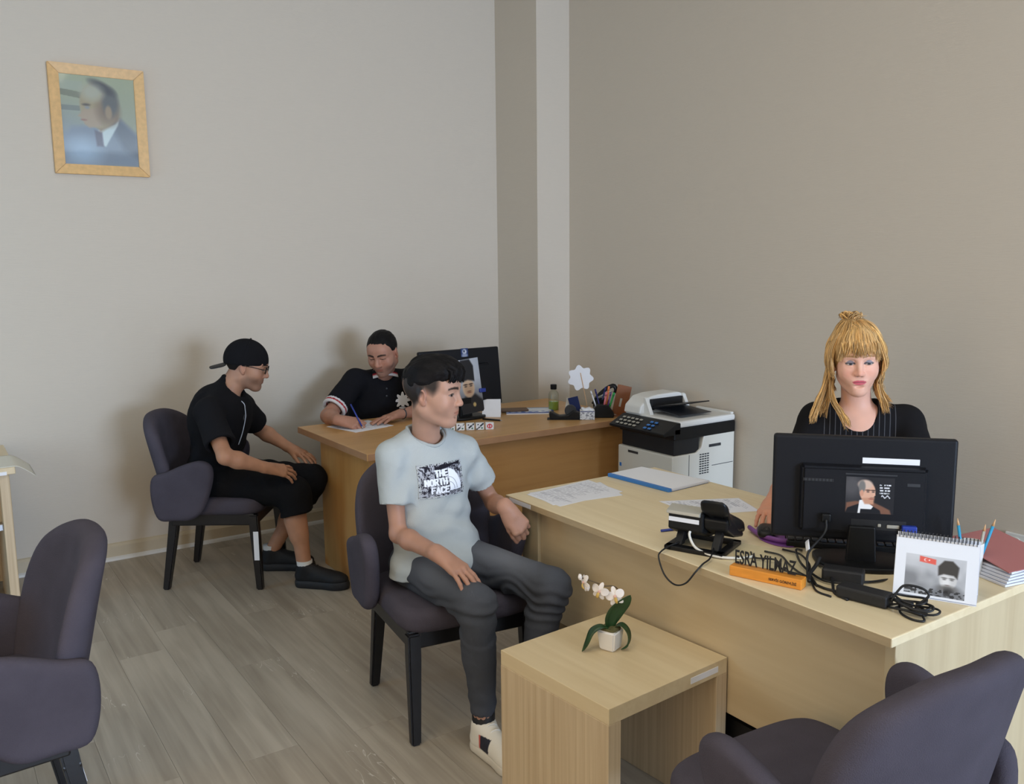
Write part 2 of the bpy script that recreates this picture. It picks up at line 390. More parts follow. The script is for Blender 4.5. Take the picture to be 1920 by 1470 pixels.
prism('board', [(0, 0), (-.018, 0), (-.018, .078), (-.010, .09), (0, .095)], 'y', Y0, 4.752, 'skirting', bb)
# ------------------------------------------------------------------ armchairs (local: faces +X, left is +Y)
def make_armchair(name, label, loc, rz, stick=False):
    t = thing(name, label, 'chair', loc, rz, 'grey upholstered armchairs')
    # seat cushion
    def seat_fn(u, v, w):
        k = max(0, 1-(u/.27)**2)*max(0, 1-(v/.27)**2)
        return (u, v, .435+w+(.018*k if w > 0 else 0))
    ol = [(math.copysign(abs(math.cos(a))**.42, math.cos(a))*.253, math.copysign(abs(math.sin(a))**.42, math.sin(a))*(.252+.016*math.cos(a))) for a in np.linspace(0, 2*PI, 72, endpoint=False)]
    link('seat', pillow_mesh(ol, .085, .034, seat_fn), 'upholstery', t, True)
    # backrest: tall shield, curved round the sitter and leaning back
    def back_fn(u, v, w):   # u across, v height above .39, w thickness (towards +)
        lean = -.235-.21*v-.06*v*v; curve = 1.05*u*u*(1-.25*v)
        tw = w*(1-.25*max(0, v-.2))
        return (lean+curve+tw, u, .385+v*1.05)
    bo = smooth_closed([(.225, -.0), (.262, .10), (.272, .22), (.265, .34), (.225, .425), (.12, .478), (0, .488), (-.12, .478), (-.225, .425), (-.265, .34), (-.272, .22), (-.262, .10), (-.225, 0), (0, -.005)], 5)
    link('backrest', pillow_mesh(bo, .078, .034, back_fn), 'upholstery', t, True)
    # arm wings: petal panels whose tops rise towards the front
    for sgn in (1, -1):
        def arm_fn(u, v, w, sgn=sgn):   # u forward, v height
            y = .268+.05*(u+.2)+.17*v*v+.03*v
            return (u, sgn*(y+w), .385+v*1.06)
        ao = smooth_closed([(-.255, .0), (-.17, -.006), (-.085, .0), (-.025, .045), (.015, .13), (.040, .215), (.030, .268), (-.02, .288), (-.10, .270), (-.19, .235), (-.27, .205), (-.285, .10)], 5)
        link('arm_wing', pillow_mesh(ao, .056, .026, arm_fn, 5), 'upholstery', t, True)
    # black wooden apron and legs
    bm = bmesh.new()
    add_box(bm, (.205, 0, .370), (.032, .40, .062), .006); add_box(bm, (-.205, 0, .370), (.032, .36, .062), .006)
    for s in (1, -1): add_box(bm, (0, s*.215, .370), (.42, .032, .062), .006)
    link('seat_frame', bm_mesh(bm), 'chair_black_wood', t)
    def leg(x0, y0, x1, y1, w0, w1):
        vs_ = []; 
        for z, x, y, w in ((.394, x0, y0, w0), (.30, x0+(x1-x0)*.2, y0+(y1-y0)*.2, w0), (0, x1, y1, w1)):
            for a, b in ((-1, -1), (1, -1), (1, 1), (-1, 1)): vs_.append((x+a*w/2, y+b*w/2, z))
        fs = [(0, 1, 2, 3), (11, 10, 9, 8)]
        for l in (0, 4):
            for k in range(4): fs.append((l+k, l+(k+1) % 4, l+4+(k+1) % 4, l+4+k))
        me = pydata('leg', vs_, fs); bm = bmesh.new(); bm.from_mesh(me); bmesh.ops.bevel(bm, geom=list(bm.edges), offset=.006, segments=2, affect='EDGES'); bm.to_mesh(me); bm.free()
        return link('leg', me, 'chair_black_wood', t)
    for s in (1, -1):
        leg(.205, s*.215, .222, s*.222, .046, .034); leg(-.20, s*.20, -.262, s*.212, .046, .034)
    return t
ch_cap = make_armchair('armchair', 'grey armchair under the young man in the black cap', (1.275, 4.59, 0), math.radians(-34.5))
box('leg_sticker', (.2180, -.2430, .235), (.026, .0012, .15), 'sticker_white', ch_cap, .0003)['label'] = 'white paper label stuck on the front leg'
ch_grey = make_armchair('armchair', 'grey armchair under the young man in the pale grey T-shirt', (1.535, 2.705, 0), math.radians(-97.5))
ch_left = make_armchair('armchair', 'empty grey armchair cut off by the left edge, facing away to the left', (.012, 2.685, 0), math.radians(184))
box('leg_sticker', (-.2385, .206, .28), (.0012, .026, .07), 'sticker_white', ch_left, .0003, rot=(0, math.radians(11), 0))
ch_right = make_armchair('armchair', 'empty grey armchair at the bottom right corner facing the small table', (1.555, 1.115, 0), math.radians(86.5))

# ------------------------------------------------------------------ front desk (pale maple)
d1 = thing('office_desk', 'pale maple office desk with dark gap under its front panel, woman seated behind', 'desk', (1.84, 1.125, 0))
def dpart(name, lo, hi, mat, bev=.002): 
    o = box_between(name, lo, hi, mat, d1, bev); o.location = Vector(o.location)-Vector(d1.location); return o
dpart('desktop', (1.84, 1.125, .715), (2.63, 2.77, .7395), 'maple_y', .003)
dpart('edge_band', (1.8385, 1.127, .7165), (1.8402, 2.768, .738), 'maple_edge', 0)
dpart('front_panel', (1.885, 1.16, .302), (1.905, 2.60, .715), 'maple_front')
dpart('side_panel', (1.872, 1.134, 0), (2.60, 1.162, .715), 'maple_z')
dpart('side_panel', (1.872, 2.60, 0), (2.60, 2.705, .715), 'maple_z')
dpart('edge_sticker', (1.8375, 2.60, .719), (1.8387, 2.74, .735), 'sticker_white', 0)
dpart('cable_tray', (1.93, 1.3, .20), (2.02, 2.5, .26), 'black_matte')
tag(box('drawer_pedestal', (2.28, 1.40, .30), (.44, .42, .58), 'maple_z', None, .004), 'small maple drawer pedestal under the pale desk', 'cabinet')
tag(box('computer_case', (2.13, 1.86, .21), (.38, .18, .40), 'black_matte', None, .008), 'black computer case standing under the pale desk', 'computer')

# ------------------------------------------------------------------ rear desk (orange beech)
d2 = thing('office_desk', 'orange beech office desk with man in black polo shirt writing behind it', 'desk', (1.72, 3.78, 0))
def d2part(name, lo, hi, mat, bev=.002):
    o = box_between(name, lo, hi, mat, d2, bev); o.location = Vector(o.location)-Vector(d2.location); return o
d2part('desktop', (1.72, 3.78, .704), (3.47, 4.70, .7395), 'beech_x', .003)
d2part('edge_band', (1.724, 3.7782, .706), (3.466, 3.7802, .738), 'beech_edge', 0)
d2part('edge_band', (1.7182, 3.784, .706), (1.7202, 4.696, .738), 'beech_edge', 0)
d2part('front_panel', (1.785, 3.84, .02), (3.44, 3.858, .704), 'beech_panel')
d2part('side_panel', (1.755, 3.838, 0), (1.785, 4.46, .704), 'beech_panel_y')
d2part('side_panel', (3.41, 3.86, 0), (3.44, 4.46, .704), 'beech_panel_y')

# ------------------------------------------------------------------ little table with open sides
tb = thing('side_table', 'small cube table of pale oak with an open front carrying the orchid', 'table', (1.620, 1.875, 0), math.radians(4.0))
w, d, h, th = .485, .462, .48, .046
box('tabletop', (0, 0, h-th/2), (w-.002, d, th), 'table_top_oak', tb, .0015)
for s in (-1, 1): box('side_panel', (s*(w/2-th/2), 0, (h-th)/2), (th, d, h-th), 'table_side_oak', tb, .0015)
box('sticker', (.14, -d/2-.0006, h-.024), (.12, .0012, .018), 'sticker_white', tb, .0003)['label'] = 'white paper label stuck on the front edge'

# ------------------------------------------------------------------ wooden table cut off at the left edge
lt = thing('wooden_table', 'wooden table at the left edge with a sheet of paper hanging over its corner', 'table', (-.55, 4.55, 0))
box('tabletop', (.36, .28, .722), (1.0, .62, .034), 'table_top_oak', lt, .003)
box('side_panel', (.815, .27, .352), (.04, .56, .704), 'table_side_oak', lt, .003)
box('side_panel', (-.08, .27, .352), (.04, .56, .704), 'table_side_oak', lt, .003)
box('rail', (.37, .10, .56), (.86, .03, .20), 'table_side_oak', lt, .003); box('rail', (.37, .50, .30), (.86, .02, .50), 'table_side_oak', lt, .003)
box('bracket', (.785, .03, .45), (.02, .02, .03), 'metal', lt, .002); box('edge_sticker', (.80, -.0305, .712), (.05, .001, .016), 'sticker_white', lt, .0002)

# ------------------------------------------------------------------ multifunction printer on a low stand
tag(box('printer_stand', (3.435, 3.455, .12), (.50, .50, .238), 'maple_z', None, .005), 'low wooden stand under the copier', 'cabinet')
pr = thing('printer', 'white and black multifunction copier standing between the two desks', 'printer', (3.438, 3.455, .24), 0)
def pp(name, lo, hi, mat, bev=.006): return box_between(name, lo, hi, mat, pr, bev)
# local x: -.235 front (towards the desk side), +.235 wall; y: -.215 near side, +.215 far side; body height 0..0.6
body = prism('body', [(-.235, .0), (.235, .0), (.235, .50), (.0, .485), (-.02, .41), (-.06, .385), (-.235, .385)], 'y', -.215, .215, 'cream_plastic', pr, .006)
pp('output_recess', (-.215, -.205, .385), (-.03, .205, .475), 'black_matte', .004)
pp('scanner_base', (-.225, -.217, .468), (.238, .217, .532), 'black_plastic', .006)
prism('control_panel', [(-.30, .498), (-.30, .512), (-.20, .560), (-.18, .560), (-.18, .498)], 'y', -.217, .217, 'black_plastic', pr, .004)
for i in range(7):
    for j in range(3):
        box('panel_key', (-.285+.026*j, .165-.034*i-(.05 if i > 4 else 0), .524+.0125*j), (.013, .020, .004), 'silver_plastic' if i < 5 else 'bright_blue', pr, .001, rot=(0, -math.radians(26), 0))
pp('lid', (-.185, -.217, .532), (.238, .217, .568), 'white_plastic', .012)
prism('document_feeder', [(.02, .568), (.02, .578), (.217, .578), (.217, .60), (.217, .668), (.19, .672), (.06, .655), (.02, .62)], 'x', -.20, -.08, 'white_plastic', pr, .006) if False else None
# feeder tower along the far half of the lid, open towards the near side
fd = prism('document_feeder', [(-.195, .566), (.17, .566), (.17, .60), (.14, .655), (.10, .668), (-.06, .666), (-.13, .655), (-.185, .61)], 'y', .085, .217, 'white_plastic', pr, .008)
pp('feeder_mouth', (-.12, .070, .585), (.12, .088, .645), 'black_matte', .003)
for sx in (-.15, .135): prism('feeder_cheek', [(.03, .566), (.09, .566), (.09, .66), (.075, .655)], 'x', sx-.012, sx+.012, 'white_plastic', pr, .003)
box('feeder_tray', (.0, -.03, .622), (.23, .22, .006), 'black_plastic', pr, .002, rot=(math.radians(-10), 0, 0))
box('output_tray', (.0, -.05, .588), (.24, .20, .004), 'dark_grey_plastic', pr, .0015, rot=(math.radians(4), 0, 0))
pp('lid_rim', (.215, -.205, .566), (.236, .06, .578), 'white_plastic', .004)
pp('side_handle', (.035, -.2185, .405), (.125, -.2135, .42), 'dark_grey_plastic', .001)
for i in range(4):
    for j in range(9): pp('vent_slot', (-.035+.019*i, -.2172, .265+.013*j), (-.022+.019*i, -.2140, .271+.013*j), 'dark_grey_plastic', 0)
pp('side_door_seam', (-.115, -.2162, .02), (-.112, -.2140, .38), 'dark_grey_plastic', 0)
pp('side_door_seam', (.06, -.2162, .30), (.225, -.2140, .303), 'dark_grey_plastic', 0)
pp('cassette_seam', (-.2362, -.20, .155), (-.2340, .20, .160), 'dark_grey_plastic', 0)
pp('front_handle', (-.2375, .05, .355), (-.2345, .13, .368), 'dark_grey_plastic', .0005)
pp('blue_mark', (-.2368, .185, .265), (-.2348, .200, .285), 'bright_blue', 0)

# ------------------------------------------------------------------ monitors
def make_monitor(name, label, loc, rz, w, h, zb, tilt=0):
    """screen faces local +Y, back faces -Y; zb = height of the lower edge above the stand's foot"""
    t = thing(name, label, 'monitor', loc, rz)
    m = bpy.data.objects.new('panel_pivot', None)
    Rm = Matrix.Translation((0, 0, zb+h*.5)) @ Matrix.Rotation(tilt, 4, 'X')
    bpy.data.objects.remove(m)
    def q(nm, c, s, mat, bev, sm=False):
        bm = bmesh.new(); add_box(bm, c, s, bev); bmesh.ops.transform(bm, matrix=Rm, verts=bm.verts)
        return link(nm, bm_mesh(bm), mat, t, sm)
    bm = bmesh.new()
    add_box(bm, (0, 0, 0), (w, .030, h), .009, None, 3); bmesh.ops.transform(bm, matrix=Rm, verts=bm.verts)
    cas = link('casing', bm_mesh(bm), 'monitor_black', t)
    bm = bmesh.new(); vsx = add_box(bm, (0, -.026, -h*.09), (w*.70, .030, h*.66), 0)
    for v in bm.verts:
        if v.co.y < -.03: v.co.x *= .955; v.co.z = -h*.09+(v.co.z+h*.09)*.93
    bmesh.ops.bevel(bm, geom=list(bm.edges), offset=.006, segments=2, affect='EDGES'); bmesh.ops.transform(bm, matrix=Rm, verts=bm.verts)
    link('rear_housing', bm_mesh(bm), 'monitor_black', t)
    q('screen', (0, .0152, .006), (w-.03, .002, h-.045), 'black_plastic', 0)
    prism('stand_neck', [(-.042, .010), (.042, .010), (.036, zb+h*.18), (-.036, zb+h*.18)], 'y', -.046-.012, -.012-.020, 'black_plastic', t, .004)
    # foot
    ol = smooth_closed([(.12, .05), (.125, -.04), (.09, -.09), (0, -.105), (-.09, -.09), (-.125, -.04), (-.12, .05), (0, .075)], 4)
    link('stand_foot', pillow_mesh(ol, .016, .005, lambda u, v, w_: (u, v-.02, .008+w_), 3, 3), 'black_plastic', t, True)
    return t, Rm, q
# ------------------------------------------------------------------ monitor on the pale desk (seen from behind)
a_m1 = math.atan2(1.32-1.70, 2.435-2.10)          # left to right as the camera sees it
m1, R1, q1 = make_monitor('monitor', 'large black monitor in front of the blonde woman, seen from behind', (2.268, 1.51, .74), a_m1, .506, .315, .062)
H1 = .315
def m1local(o, x, y, z): o.matrix_local = R1 @ Matrix.Translation((x, y, z)); return o
def portrait_dark(u, v):
    im = blank(u, (30, 30, 34)); lay(im, ell(u, v, .12, .75, .25, .4, .6), (78, 76, 78))
    lay(im, poly2(u, v, [(0, .0), (.02, .28), (.2, .33), (.36, .33), (.55, .33), (.76, .22), (.92, .12), (.95, .0)], .02), (122, 84, 66))
    lay(im, poly2(u, v, [(.0, 0), (.05, .14), (.28, .26), (.55, .22), (.72, .1), (.74, 0)], .012), (20, 22, 28))
    lay(im, poly2(u, v, [(.26, .0), (.29, .36), (.36, .38), (.58, .2), (.54, .12), (.32, .12), (.31, 0)], .008), (236, 234, 232))
    lay(im, ell(u, v, .45, .60, .165, .27, .07), (216, 168, 142)); lay(im, poly2(u, v, [(.33, .42), (.40, .26), (.58, .26), (.6, .45)], .02), (198, 146, 118))
    lay(im, ell(u, v, .40, .80, .15, .13, .2), (206, 178, 160)); lay(im, ell(u, v, .335, .74, .07, .17, .2), (120, 116, 112))
    lay(im, ell(u, v, .335, .56, .035, .09, .2), (206, 150, 124)); lay(im, poly2(u, v, [(.585, .62), (.62, .51), (.57, .48)], .01), (226, 176, 150))
    for x in (.46, .57): lay(im, ell(u, v, x, .645, .055, .016, .4), (70, 52, 46)); lay(im, ell(u, v, x, .60, .03, .018, .4), (80, 66, 66))
    lay(im, ell(u, v, .535, .405, .055, .014, .4), (150, 80, 72)); lay(im, ell(u, v, .545, .445, .04, .01, .5), (150, 110, 92))
    for k in range(4): lay(im, np.clip((np.abs(v-(.80-.075*k)) < .022)*(u > .70)*(u < .93-(k % 2)*.03)*(vnoise(u, v, 60, 14, k) > .38), 0, 1), (224, 224, 228))
    lay(im, np.clip((np.abs(v-.48-.03*np.sin(u*60)) < .018)*(u > .74)*(u < .92), 0, 1), (206, 206, 212))
    return im
p = picture('portrait_sticker', .132, .108, 132, 108, portrait_dark, 'print', m1); m1local(p, .018, -.0418, -.010); p['label'] = 'printed portrait of a man in a dark suit'
q1('label_strip', (.075, -.0155, .088), (.155, .001, .017), 'sticker_white', 0)
q1('vent_row', (-.125, -.0412, .030), (.085, .002, .009), 'black_matte', .0005)
for k in range(8): q1('vent_slot', (-.160+.010*k, -.0424, .030), (.005, .001, .007), 'dark_grey_plastic', 0)
q1('maker_badge', (.135, -.0412, .026), (.034, .001, .009), 'dark_grey_plastic', .0003)
q1('port_panel', (.045, -.0405, -.098), (.15, .002, .03), 'black_matte', .0005)
q1('screw', (.048, -.0425, -.098), (.009, .002, .009), 'silver_plastic', .002)
q1('video_port', (.085, -.0425, -.100), (.034, .003, .010), 'silver_plastic', .002)
q1('video_plug', (.128, -.0475, -.105), (.040, .018, .024), 'blue_plastic', .003)
q1('power_plug', (-.100, -.0475, -.082), (.026, .020, .026), 'black_plastic', .004)
q1('scratched_tape', (.02, -.0418, .052), (.14, .0008, .004), 'dark_grey_plastic', 0)
M1W = Matrix.Translation((2.268, 1.51, .74)) @ Matrix.Rotation(a_m1, 4, 'Z')
def m1w(x, y, z): return tuple(M1W @ (R1 @ Vector((x, y, z))))

# ------------------------------------------------------------------ monitor on the beech desk
m2, R2, q2 = make_monitor('monitor', 'black monitor on the beech desk with a portrait stuck on its back', (2.615, 4.40, .74), math.radians(2), .555, .345, .060, math.radians(-6))
def portrait_hat(u, v):
    im = blank(u, (190, 196, 206)); lay(im, np.clip(1-v*1.6, 0, 1), (58, 56, 58)); lay(im, np.clip((u-.7)*2, 0, 1)*np.clip(v*1.2-.1, 0, 1), (168, 178, 194))
    lay(im, poly2(u, v, [(0, 0), (0, .24), (.3, .34), (.7, .34), (1, .2), (1, 0)], .03), (36, 34, 36))
    lay(im, ell(u, v, .42, .47, .27, .17, .12), (206, 178, 150)); lay(im, ell(u, v, .42, .42, .2, .12, .3), (190, 156, 126))
    lay(im, poly2(u, v, [(.02, .58), (.04, .86), (.2, .99), (.6, .99), (.74, .86), (.72, .58), (.42, .62)], .02), (30, 30, 34))
    for x in (.3, .54): lay(im, ell(u, v, x, .535, .09, .013, .5), (60, 44, 40)); lay(im, ell(u, v, x, .50, .06, .012, .5), (70, 58, 54))
    lay(im, ell(u, v, .43, .385, .10, .010, .5), (130, 80, 66)); lay(im, ell(u, v, .43, .41, .09, .008, .5), (90, 66, 54)); lay(im, ell(u, v, .60, .15, .07, .04, .3), (196, 170, 110))
    return im
p = picture('portrait_sticker', .155, .32, 80, 150, portrait_hat, 'print', m2); p.matrix_local = R2 @ Matrix.Translation((.035, -.0425, -.048)) @ Matrix.Rotation(math.radians(-4), 4, 'Y')
p['label'] = 'tall printed portrait of a man in a fur hat'
def mini(u, v):
    im = blank(u, (40, 60, 110)); lay(im, ell(u, v, .5, .6, .3, .3, .3), (210, 214, 224)); lay(im, ell(u, v, .5, .15, .4, .25, .3), (150, 160, 186)); lay(im, ell(u, v, .45, .65, .12, .14, .3), (50, 60, 90)); return im
p = picture('small_sticker', .05, .05, 24, 24, mini, 'print', m2); p.matrix_local = R2 @ Matrix.Translation((.03, -.0158, .150))
q2('video_plug', (.115, -.0475, -.08), (.042, .018, .024), 'blue_plastic', .004)
# ------------------------------------------------------------------ small things on the pale desk
ZD = .7395
def sheet(name, label, corners, z, mat, cat='paper', lines=True, th=.0008, group=None, seed=1, curl=0, lc=(150, 152, 168)):
    """paper sheet from four desk-plane corners, printed with faint rows"""
    c = np.array(corners, float); o = c.mean(0); nx, ny = 60, 84
    u, v = np.meshgrid(np.linspace(0, 1, nx), np.linspace(0, 1, ny))
    P_ = np.zeros(u.shape+(3,))
    for k in range(2): P_[..., k] = c[0][k]*(1-u)*(1-v)+c[1][k]*u*(1-v)+c[2][k]*u*v+c[3][k]*(1-u)*v - o[k]
    P_[..., 2] = .0012+curl*((u-.5)**2*np.abs(u-.5)*4+(v-.5)**4*3)
    me = grid_mesh(name, P_); im = blank(u, (232, 234, 242))
    if lines:
        row = (np.abs((v*26) % 1-.5) < .22)*(u > .08)*(u < .55+.4*vnoise(u*0, v, 2, 26, seed))*(v > .06)*(v < .94)*(vnoise(u, v, 40, 52, seed+1) > .36)
        lay(im, row*.5, lc)
    paint(me, im.reshape(-1, 3)); ob = link(name, me, 'print_matte', None); ob.location = (o[0], o[1], z)
    md = ob.modifiers.new('thickness', 'SOLIDIFY'); md.thickness = th; md.offset = -1
    return tag(ob, label, cat, group)
sheet('paper_sheet', 'printed sheets fanned out at the left end of the pale desk', [(1.905, 2.72), (1.905, 2.505), (2.235, 2.53), (2.245, 2.76)], ZD, 'paper', seed=3)
sheet('paper_sheet', 'lower printed sheet peeking from under the fanned papers', [(1.925, 2.735), (1.895, 2.535), (2.20, 2.49), (2.262, 2.70)], ZD-.0004+.0002, 'paper', seed=4)
fo = thing('document_folder', 'blue clip folder with white pages at the far left corner of the pale desk', 'folder', (2.48, 2.60, ZD))
prism('cover', [(-.125, .158), (-.106, -.184), (.129, -.167), (.079, .17)], 'z', .0005, .003, 'bright_blue', fo, 0)
prism('page_stack', [(-.108, .160), (-.09, -.186), (.132, -.170), (.082, .172)], 'z', .003, .010, 'paper_edge', fo, 0)
prism('page', [(-.112, .165), (-.094, -.178), (.126, -.165), (.078, .176)], 'z', .010, .0108, 'paper', fo, 0)
prism('spine_bar', [(-.130, .158), (-.111, -.184), (-.095, -.185), (-.113, .160)], 'z', .0005, .014, 'bright_blue', fo, .001)
sheet('paper_sheet', 'printed form lying behind the desk telephone', [(2.248, 2.343), (2.222, 2.13), (2.449, 2.033), (2.523, 2.197)], ZD, 'paper', seed=9, lc=(120, 122, 140))

# desk telephone (local +X faces its user)
ph = thing('desk_telephone', 'black desk telephone with silver top edge and white label, seen from behind', 'telephone', (1.985, 1.868, ZD), math.radians(22))
bm = bmesh.new()
for a, b, c_, d_ in ((-.085, -.055, -.095, .095), (.06, .085, -.095, .095), (-.085, .085, -.095, -.07), (-.085, .085, .07, .095)): add_box(bm, ((a+b)/2, (c_+d_)/2, .008), (b-a, d_-c_, .014), .003)
link('base_stand', bm_mesh(bm), 'black_plastic', ph)
for sy in (-.06, .06): prism('stand_arm', [(-.06, .012), (-.03, .012), (.015, .085), (-.005, .09)], 'y', sy-.012, sy+.012, 'black_plastic', ph, .002)
prism('body', [(.10, .022), (.105, .036), (-.03, .128), (-.055, .122), (-.058, .062), (.0, .035)], 'y', -.02, .095, 'black_plastic', ph, .006)
prism('cradle', [(.10, .022), (.105, .036), (-.025, .118), (-.05, .108), (-.045, .075), (.02, .04)], 'y', -.095, -.018, 'black_plastic', ph, .006)
prism('display_hood', [(-.020, .134), (-.062, .122), (-.064, .112), (-.05, .108), (-.015, .126)], 'y', -.012, .098, 'silver_plastic', ph, .002)
box('label', (-.0565, .042, .094), (.001, .10, .014), 'sticker_white', ph, .0002)
hs = link('handset', pillow_mesh(smooth_closed([(-.095, .024), (-.07, .034), (-.03, .024), (.03, .022), (.07, .032), (.095, .024), (.097, -.024), (.07, -.03), (0, -.024), (-.07, -.03), (-.097, -.024)], 3), .040, .014,
     lambda u, v, w: (.012+u*.92-w*.45, -.060+v*1.35, .098-u*.44+w*1.25+(.014 if u < -.055 else 0)+(-.012 if abs(u) < .05 and w < 0 else 0)), 3, 4), 'black_plastic', ph, True)
tube('network_cable', [(-.045, .02, .07), (-.062, .02, .05), (-.075, -.005, .02), (-.082, -.05, .008), (-.08, -.10, .006), (-.05, -.15, .006), (-.02, -.17, .006)], .0042, 'white_plastic', ph, 8, 6)['label'] = 'white cable'
tube('line_cord', [(-.05, -.055, .02), (-.12, -.07, .010), (-.175, -.069, .008), (-.203, -.058, -.010), (-.208, -.03, -.048), (-.195, .01, -.064), (-.180, .05, -.045), (-.160, .078, -.004), (-.137, .082, .008), (-.09, .075, .014), (-.04, .05, .022)], .0026, 'cable_black', ph, 6, 8)
pn = thing('ballpoint_pen', 'blue pen poking out behind the desk telephone', 'pen', (2.03, 2.045, ZD), math.radians(-16))
tube('barrel', [(-.045, 0, .005), (.07, 0, .005)], .0045, 'blue_plastic', pn, 8); tube('tip', [(.07, 0, .005), (.085, 0, .005)], [.0035, .0012], 'metal', pn, 8)

# nameplate
npl = thing('nameplate', 'orange wooden nameplate with tall black cut-out letters', 'nameplate', (1.908, 1.552, ZD), math.atan2(-.201, .066))
plain('orange_wood', (221, 142, 50), .4, var=.10, vscale=14, stretch=(1, 6, 6))
box('base_bar', (0, 0, .015), (.208, .038, .029), 'orange_wood', npl, .002)
clear_m = box('backing_plate', (-.004, .003, .062), (.196, .003, .066), 'clear_acrylic', npl, .0004)
me = text_mesh('ESRA YILMAZ', .050, .0012, .70, .0007); me.materials.append(MATS['black_matte'])
o = link('lettering', me, None, npl); o.rotation_euler = (PI/2, 0, 0); o.location = (-.096, -.0015, .0345)
wdt = max(v.co.x for v in me.vertices); me.transform(Matrix.Diagonal((.178/wdt, 1.12, 1, 1)))
me = text_mesh('SERVİS GÖREVLİSİ', .010, .0004, 1.0, .0001); me.materials.append(MATS['black_matte'])
wdt = max(v.co.x for v in me.vertices); me.transform(Matrix.Diagonal((.078/wdt, 1, 1, 1)))
o = link('small_lettering', me, None, npl); o.rotation_euler = (PI/2, 0, 0); o.location = (.012, -.0193, .0105); o['label'] = 'small dark title on the orange bar'

# purple mouse mat, mouse, keyboard
plain('purple_mat', (122, 70, 146), .5)
mm = tag(link('mouse_mat', pillow_mesh(smooth_closed([(2.30, 1.91), (2.20, 1.83), (2.175, 1.76), (2.20, 1.70), (2.30, 1.69), (2.39, 1.76), (2.38, 1.87)], 5), .004, .0015, lambda u, v, w: (u-2.25, v-1.8, w), 3, 3), 'purple_mat'), 'purple mouse mat beside the keyboard', 'mouse mat'); mm.location = (2.25, 1.8, ZD+.0025)
tube('wrist_rest', [(-.02, .09, .010), (-.055, .02, .011), (-.055, -.045, .010), (-.03, -.085, .009)], .011, 'purple_mat', mm, 10, 5, .7)
ms = thing('computer_mouse', 'black computer mouse under the woman\'s hand', 'mouse', (2.225, 1.815, ZD+.005), math.radians(215))
link('shell', pillow_mesh(smooth_closed([(.05, .018), (.03, .028), (-.02, .03), (-.05, .02), (-.05, -.02), (-.02, -.03), (.03, -.028), (.05, -.018)], 4), .034, .014, lambda u, v, w: (u, v, .017+w*(1-.35*(u/.05)**2)), 4, 4), 'black_plastic', ms, True)
box('scroll_wheel', (.03, 0, .028), (.014, .005, .008), 'dark_grey_plastic', ms, .001)
kb = thing('keyboard', 'black keyboard behind the tangle of cables', 'keyboard', (2.415, 1.575, ZD), a_m1)
box('case', (-.03, 0, .011), (.44, .15, .02), 'black_plastic', kb, .004)
key_me = None
for r in range(5):
    for c_ in range(18):
        if key_me is None:
            bm = bmesh.new(); add_box(bm, (0, 0, 0), (.0195, .0215, .009), .0025, None, 1); key_me = bm_mesh(bm); key_me.materials.append(MATS['dark_grey_plastic'])
        o = bpy.data.objects.new('key', key_me); COL.objects.link(o); o.parent = kb; o.location = (-.235+.0238*c_, -.055+.026*r, .0245)

# calendar
cal = thing('desk_calendar', 'white spiral desk calendar with a grey picture of a man in a fur hat', 'calendar', (2.165, 1.212, ZD), math.atan2(1.121-1.30, 2.21-2.124))
def calendar_art(u, v):
    im = blank(u, (233, 235, 240))
    m = (u > .13)*(u < .86)*(v > .04)*(v < .72)
    g = blank(u, (176, 178, 182)); lay(g, np.clip((v-.35)*2, 0, 1), (206, 208, 212)); lay(g, ell(u, v, .2, .28, .3, .18, .4), (132, 134, 138)); lay(g, np.clip(vnoise(u, v, 9, 7, 5)-.4, 0, 1)*.6, (228, 228, 230))
    lay(g, ell(u, v, .66, .02, .22, .24, .2), (120, 122, 126)); lay(g, ell(u, v, .655, .34, .105, .15, .1), (204, 203, 202)); lay(g, ell(u, v, .63, .3, .05, .1, .5), (226, 225, 224))
    lay(g, poly2(u, v, [(.535, .40), (.53, .56), (.60, .67), (.70, .675), (.78, .58), (.765, .38), (.72, .43), (.6, .44)], .012), (62, 60, 58))
    for x in (.61, .70): lay(g, ell(u, v, x, .375, .035, .010, .5), (96, 94, 92)); lay(g, ell(u, v, x, .35, .022, .010, .5), (110, 108, 108))
    lay(g, ell(u, v, .65, .255, .03, .008, .5), (130, 112, 110)); lay(g, ell(u, v, .65, .20, .10, .05, .5), (108, 106, 104)); lay(g, ell(u, v, .66, .13, .07, .07, .4)*(vnoise(u, v, 40, 10, 2) > .4), (60, 60, 62))
    lay(g, ((v < .16)*(vnoise(u, v, 40, 40, 8) > .52)).astype(float)*.85, (40, 40, 42))
    lay(g, poly2(u, v, [(.30, .60), (.30, .70), (.50, .665), (.50, .575)], .006), (226, 96, 84)); lay(g, ell(u, v, .375, .64, .022, .026, .2), (246, 226, 222)); lay(g, ell(u, v, .383, .64, .017, .02, .2), (226, 96, 84)); lay(g, ell(u, v, .418, .64, .010, .012, .2), (246, 226, 222))
    lay(im, m.astype(float), 0); im = np.where(m[..., None] > 0, g, im); return im
p = picture('front_page', .198, .152, 150, 116, calendar_art, 'print', cal); p.location = (0, .0, .078); p.rotation_euler = (math.radians(-14), 0, 0)
box('front_board', (0, .0018, .0785), (.2, .0014, .154), 'paper', cal, 0, rot=(math.radians(-14), 0, 0)); box('rear_board', (0, .0575, .0785), (.2, .0016, .156), 'paper', cal, 0, rot=(math.radians(9), 0, 0))
box('base_board', (0, .03, .0012), (.2, .10, .0014), 'paper', cal, 0)
for k in range(22):
    x = -.092+.0088*k; tube('spiral_ring', [(x+.001*math.cos(a), .030-.011+.013*math.cos(a)*1.0+.006, .157+.010*math.sin(a)) for a in np.linspace(0, 2*PI, 9)], .0011, 'dark_grey_plastic', cal, 4)

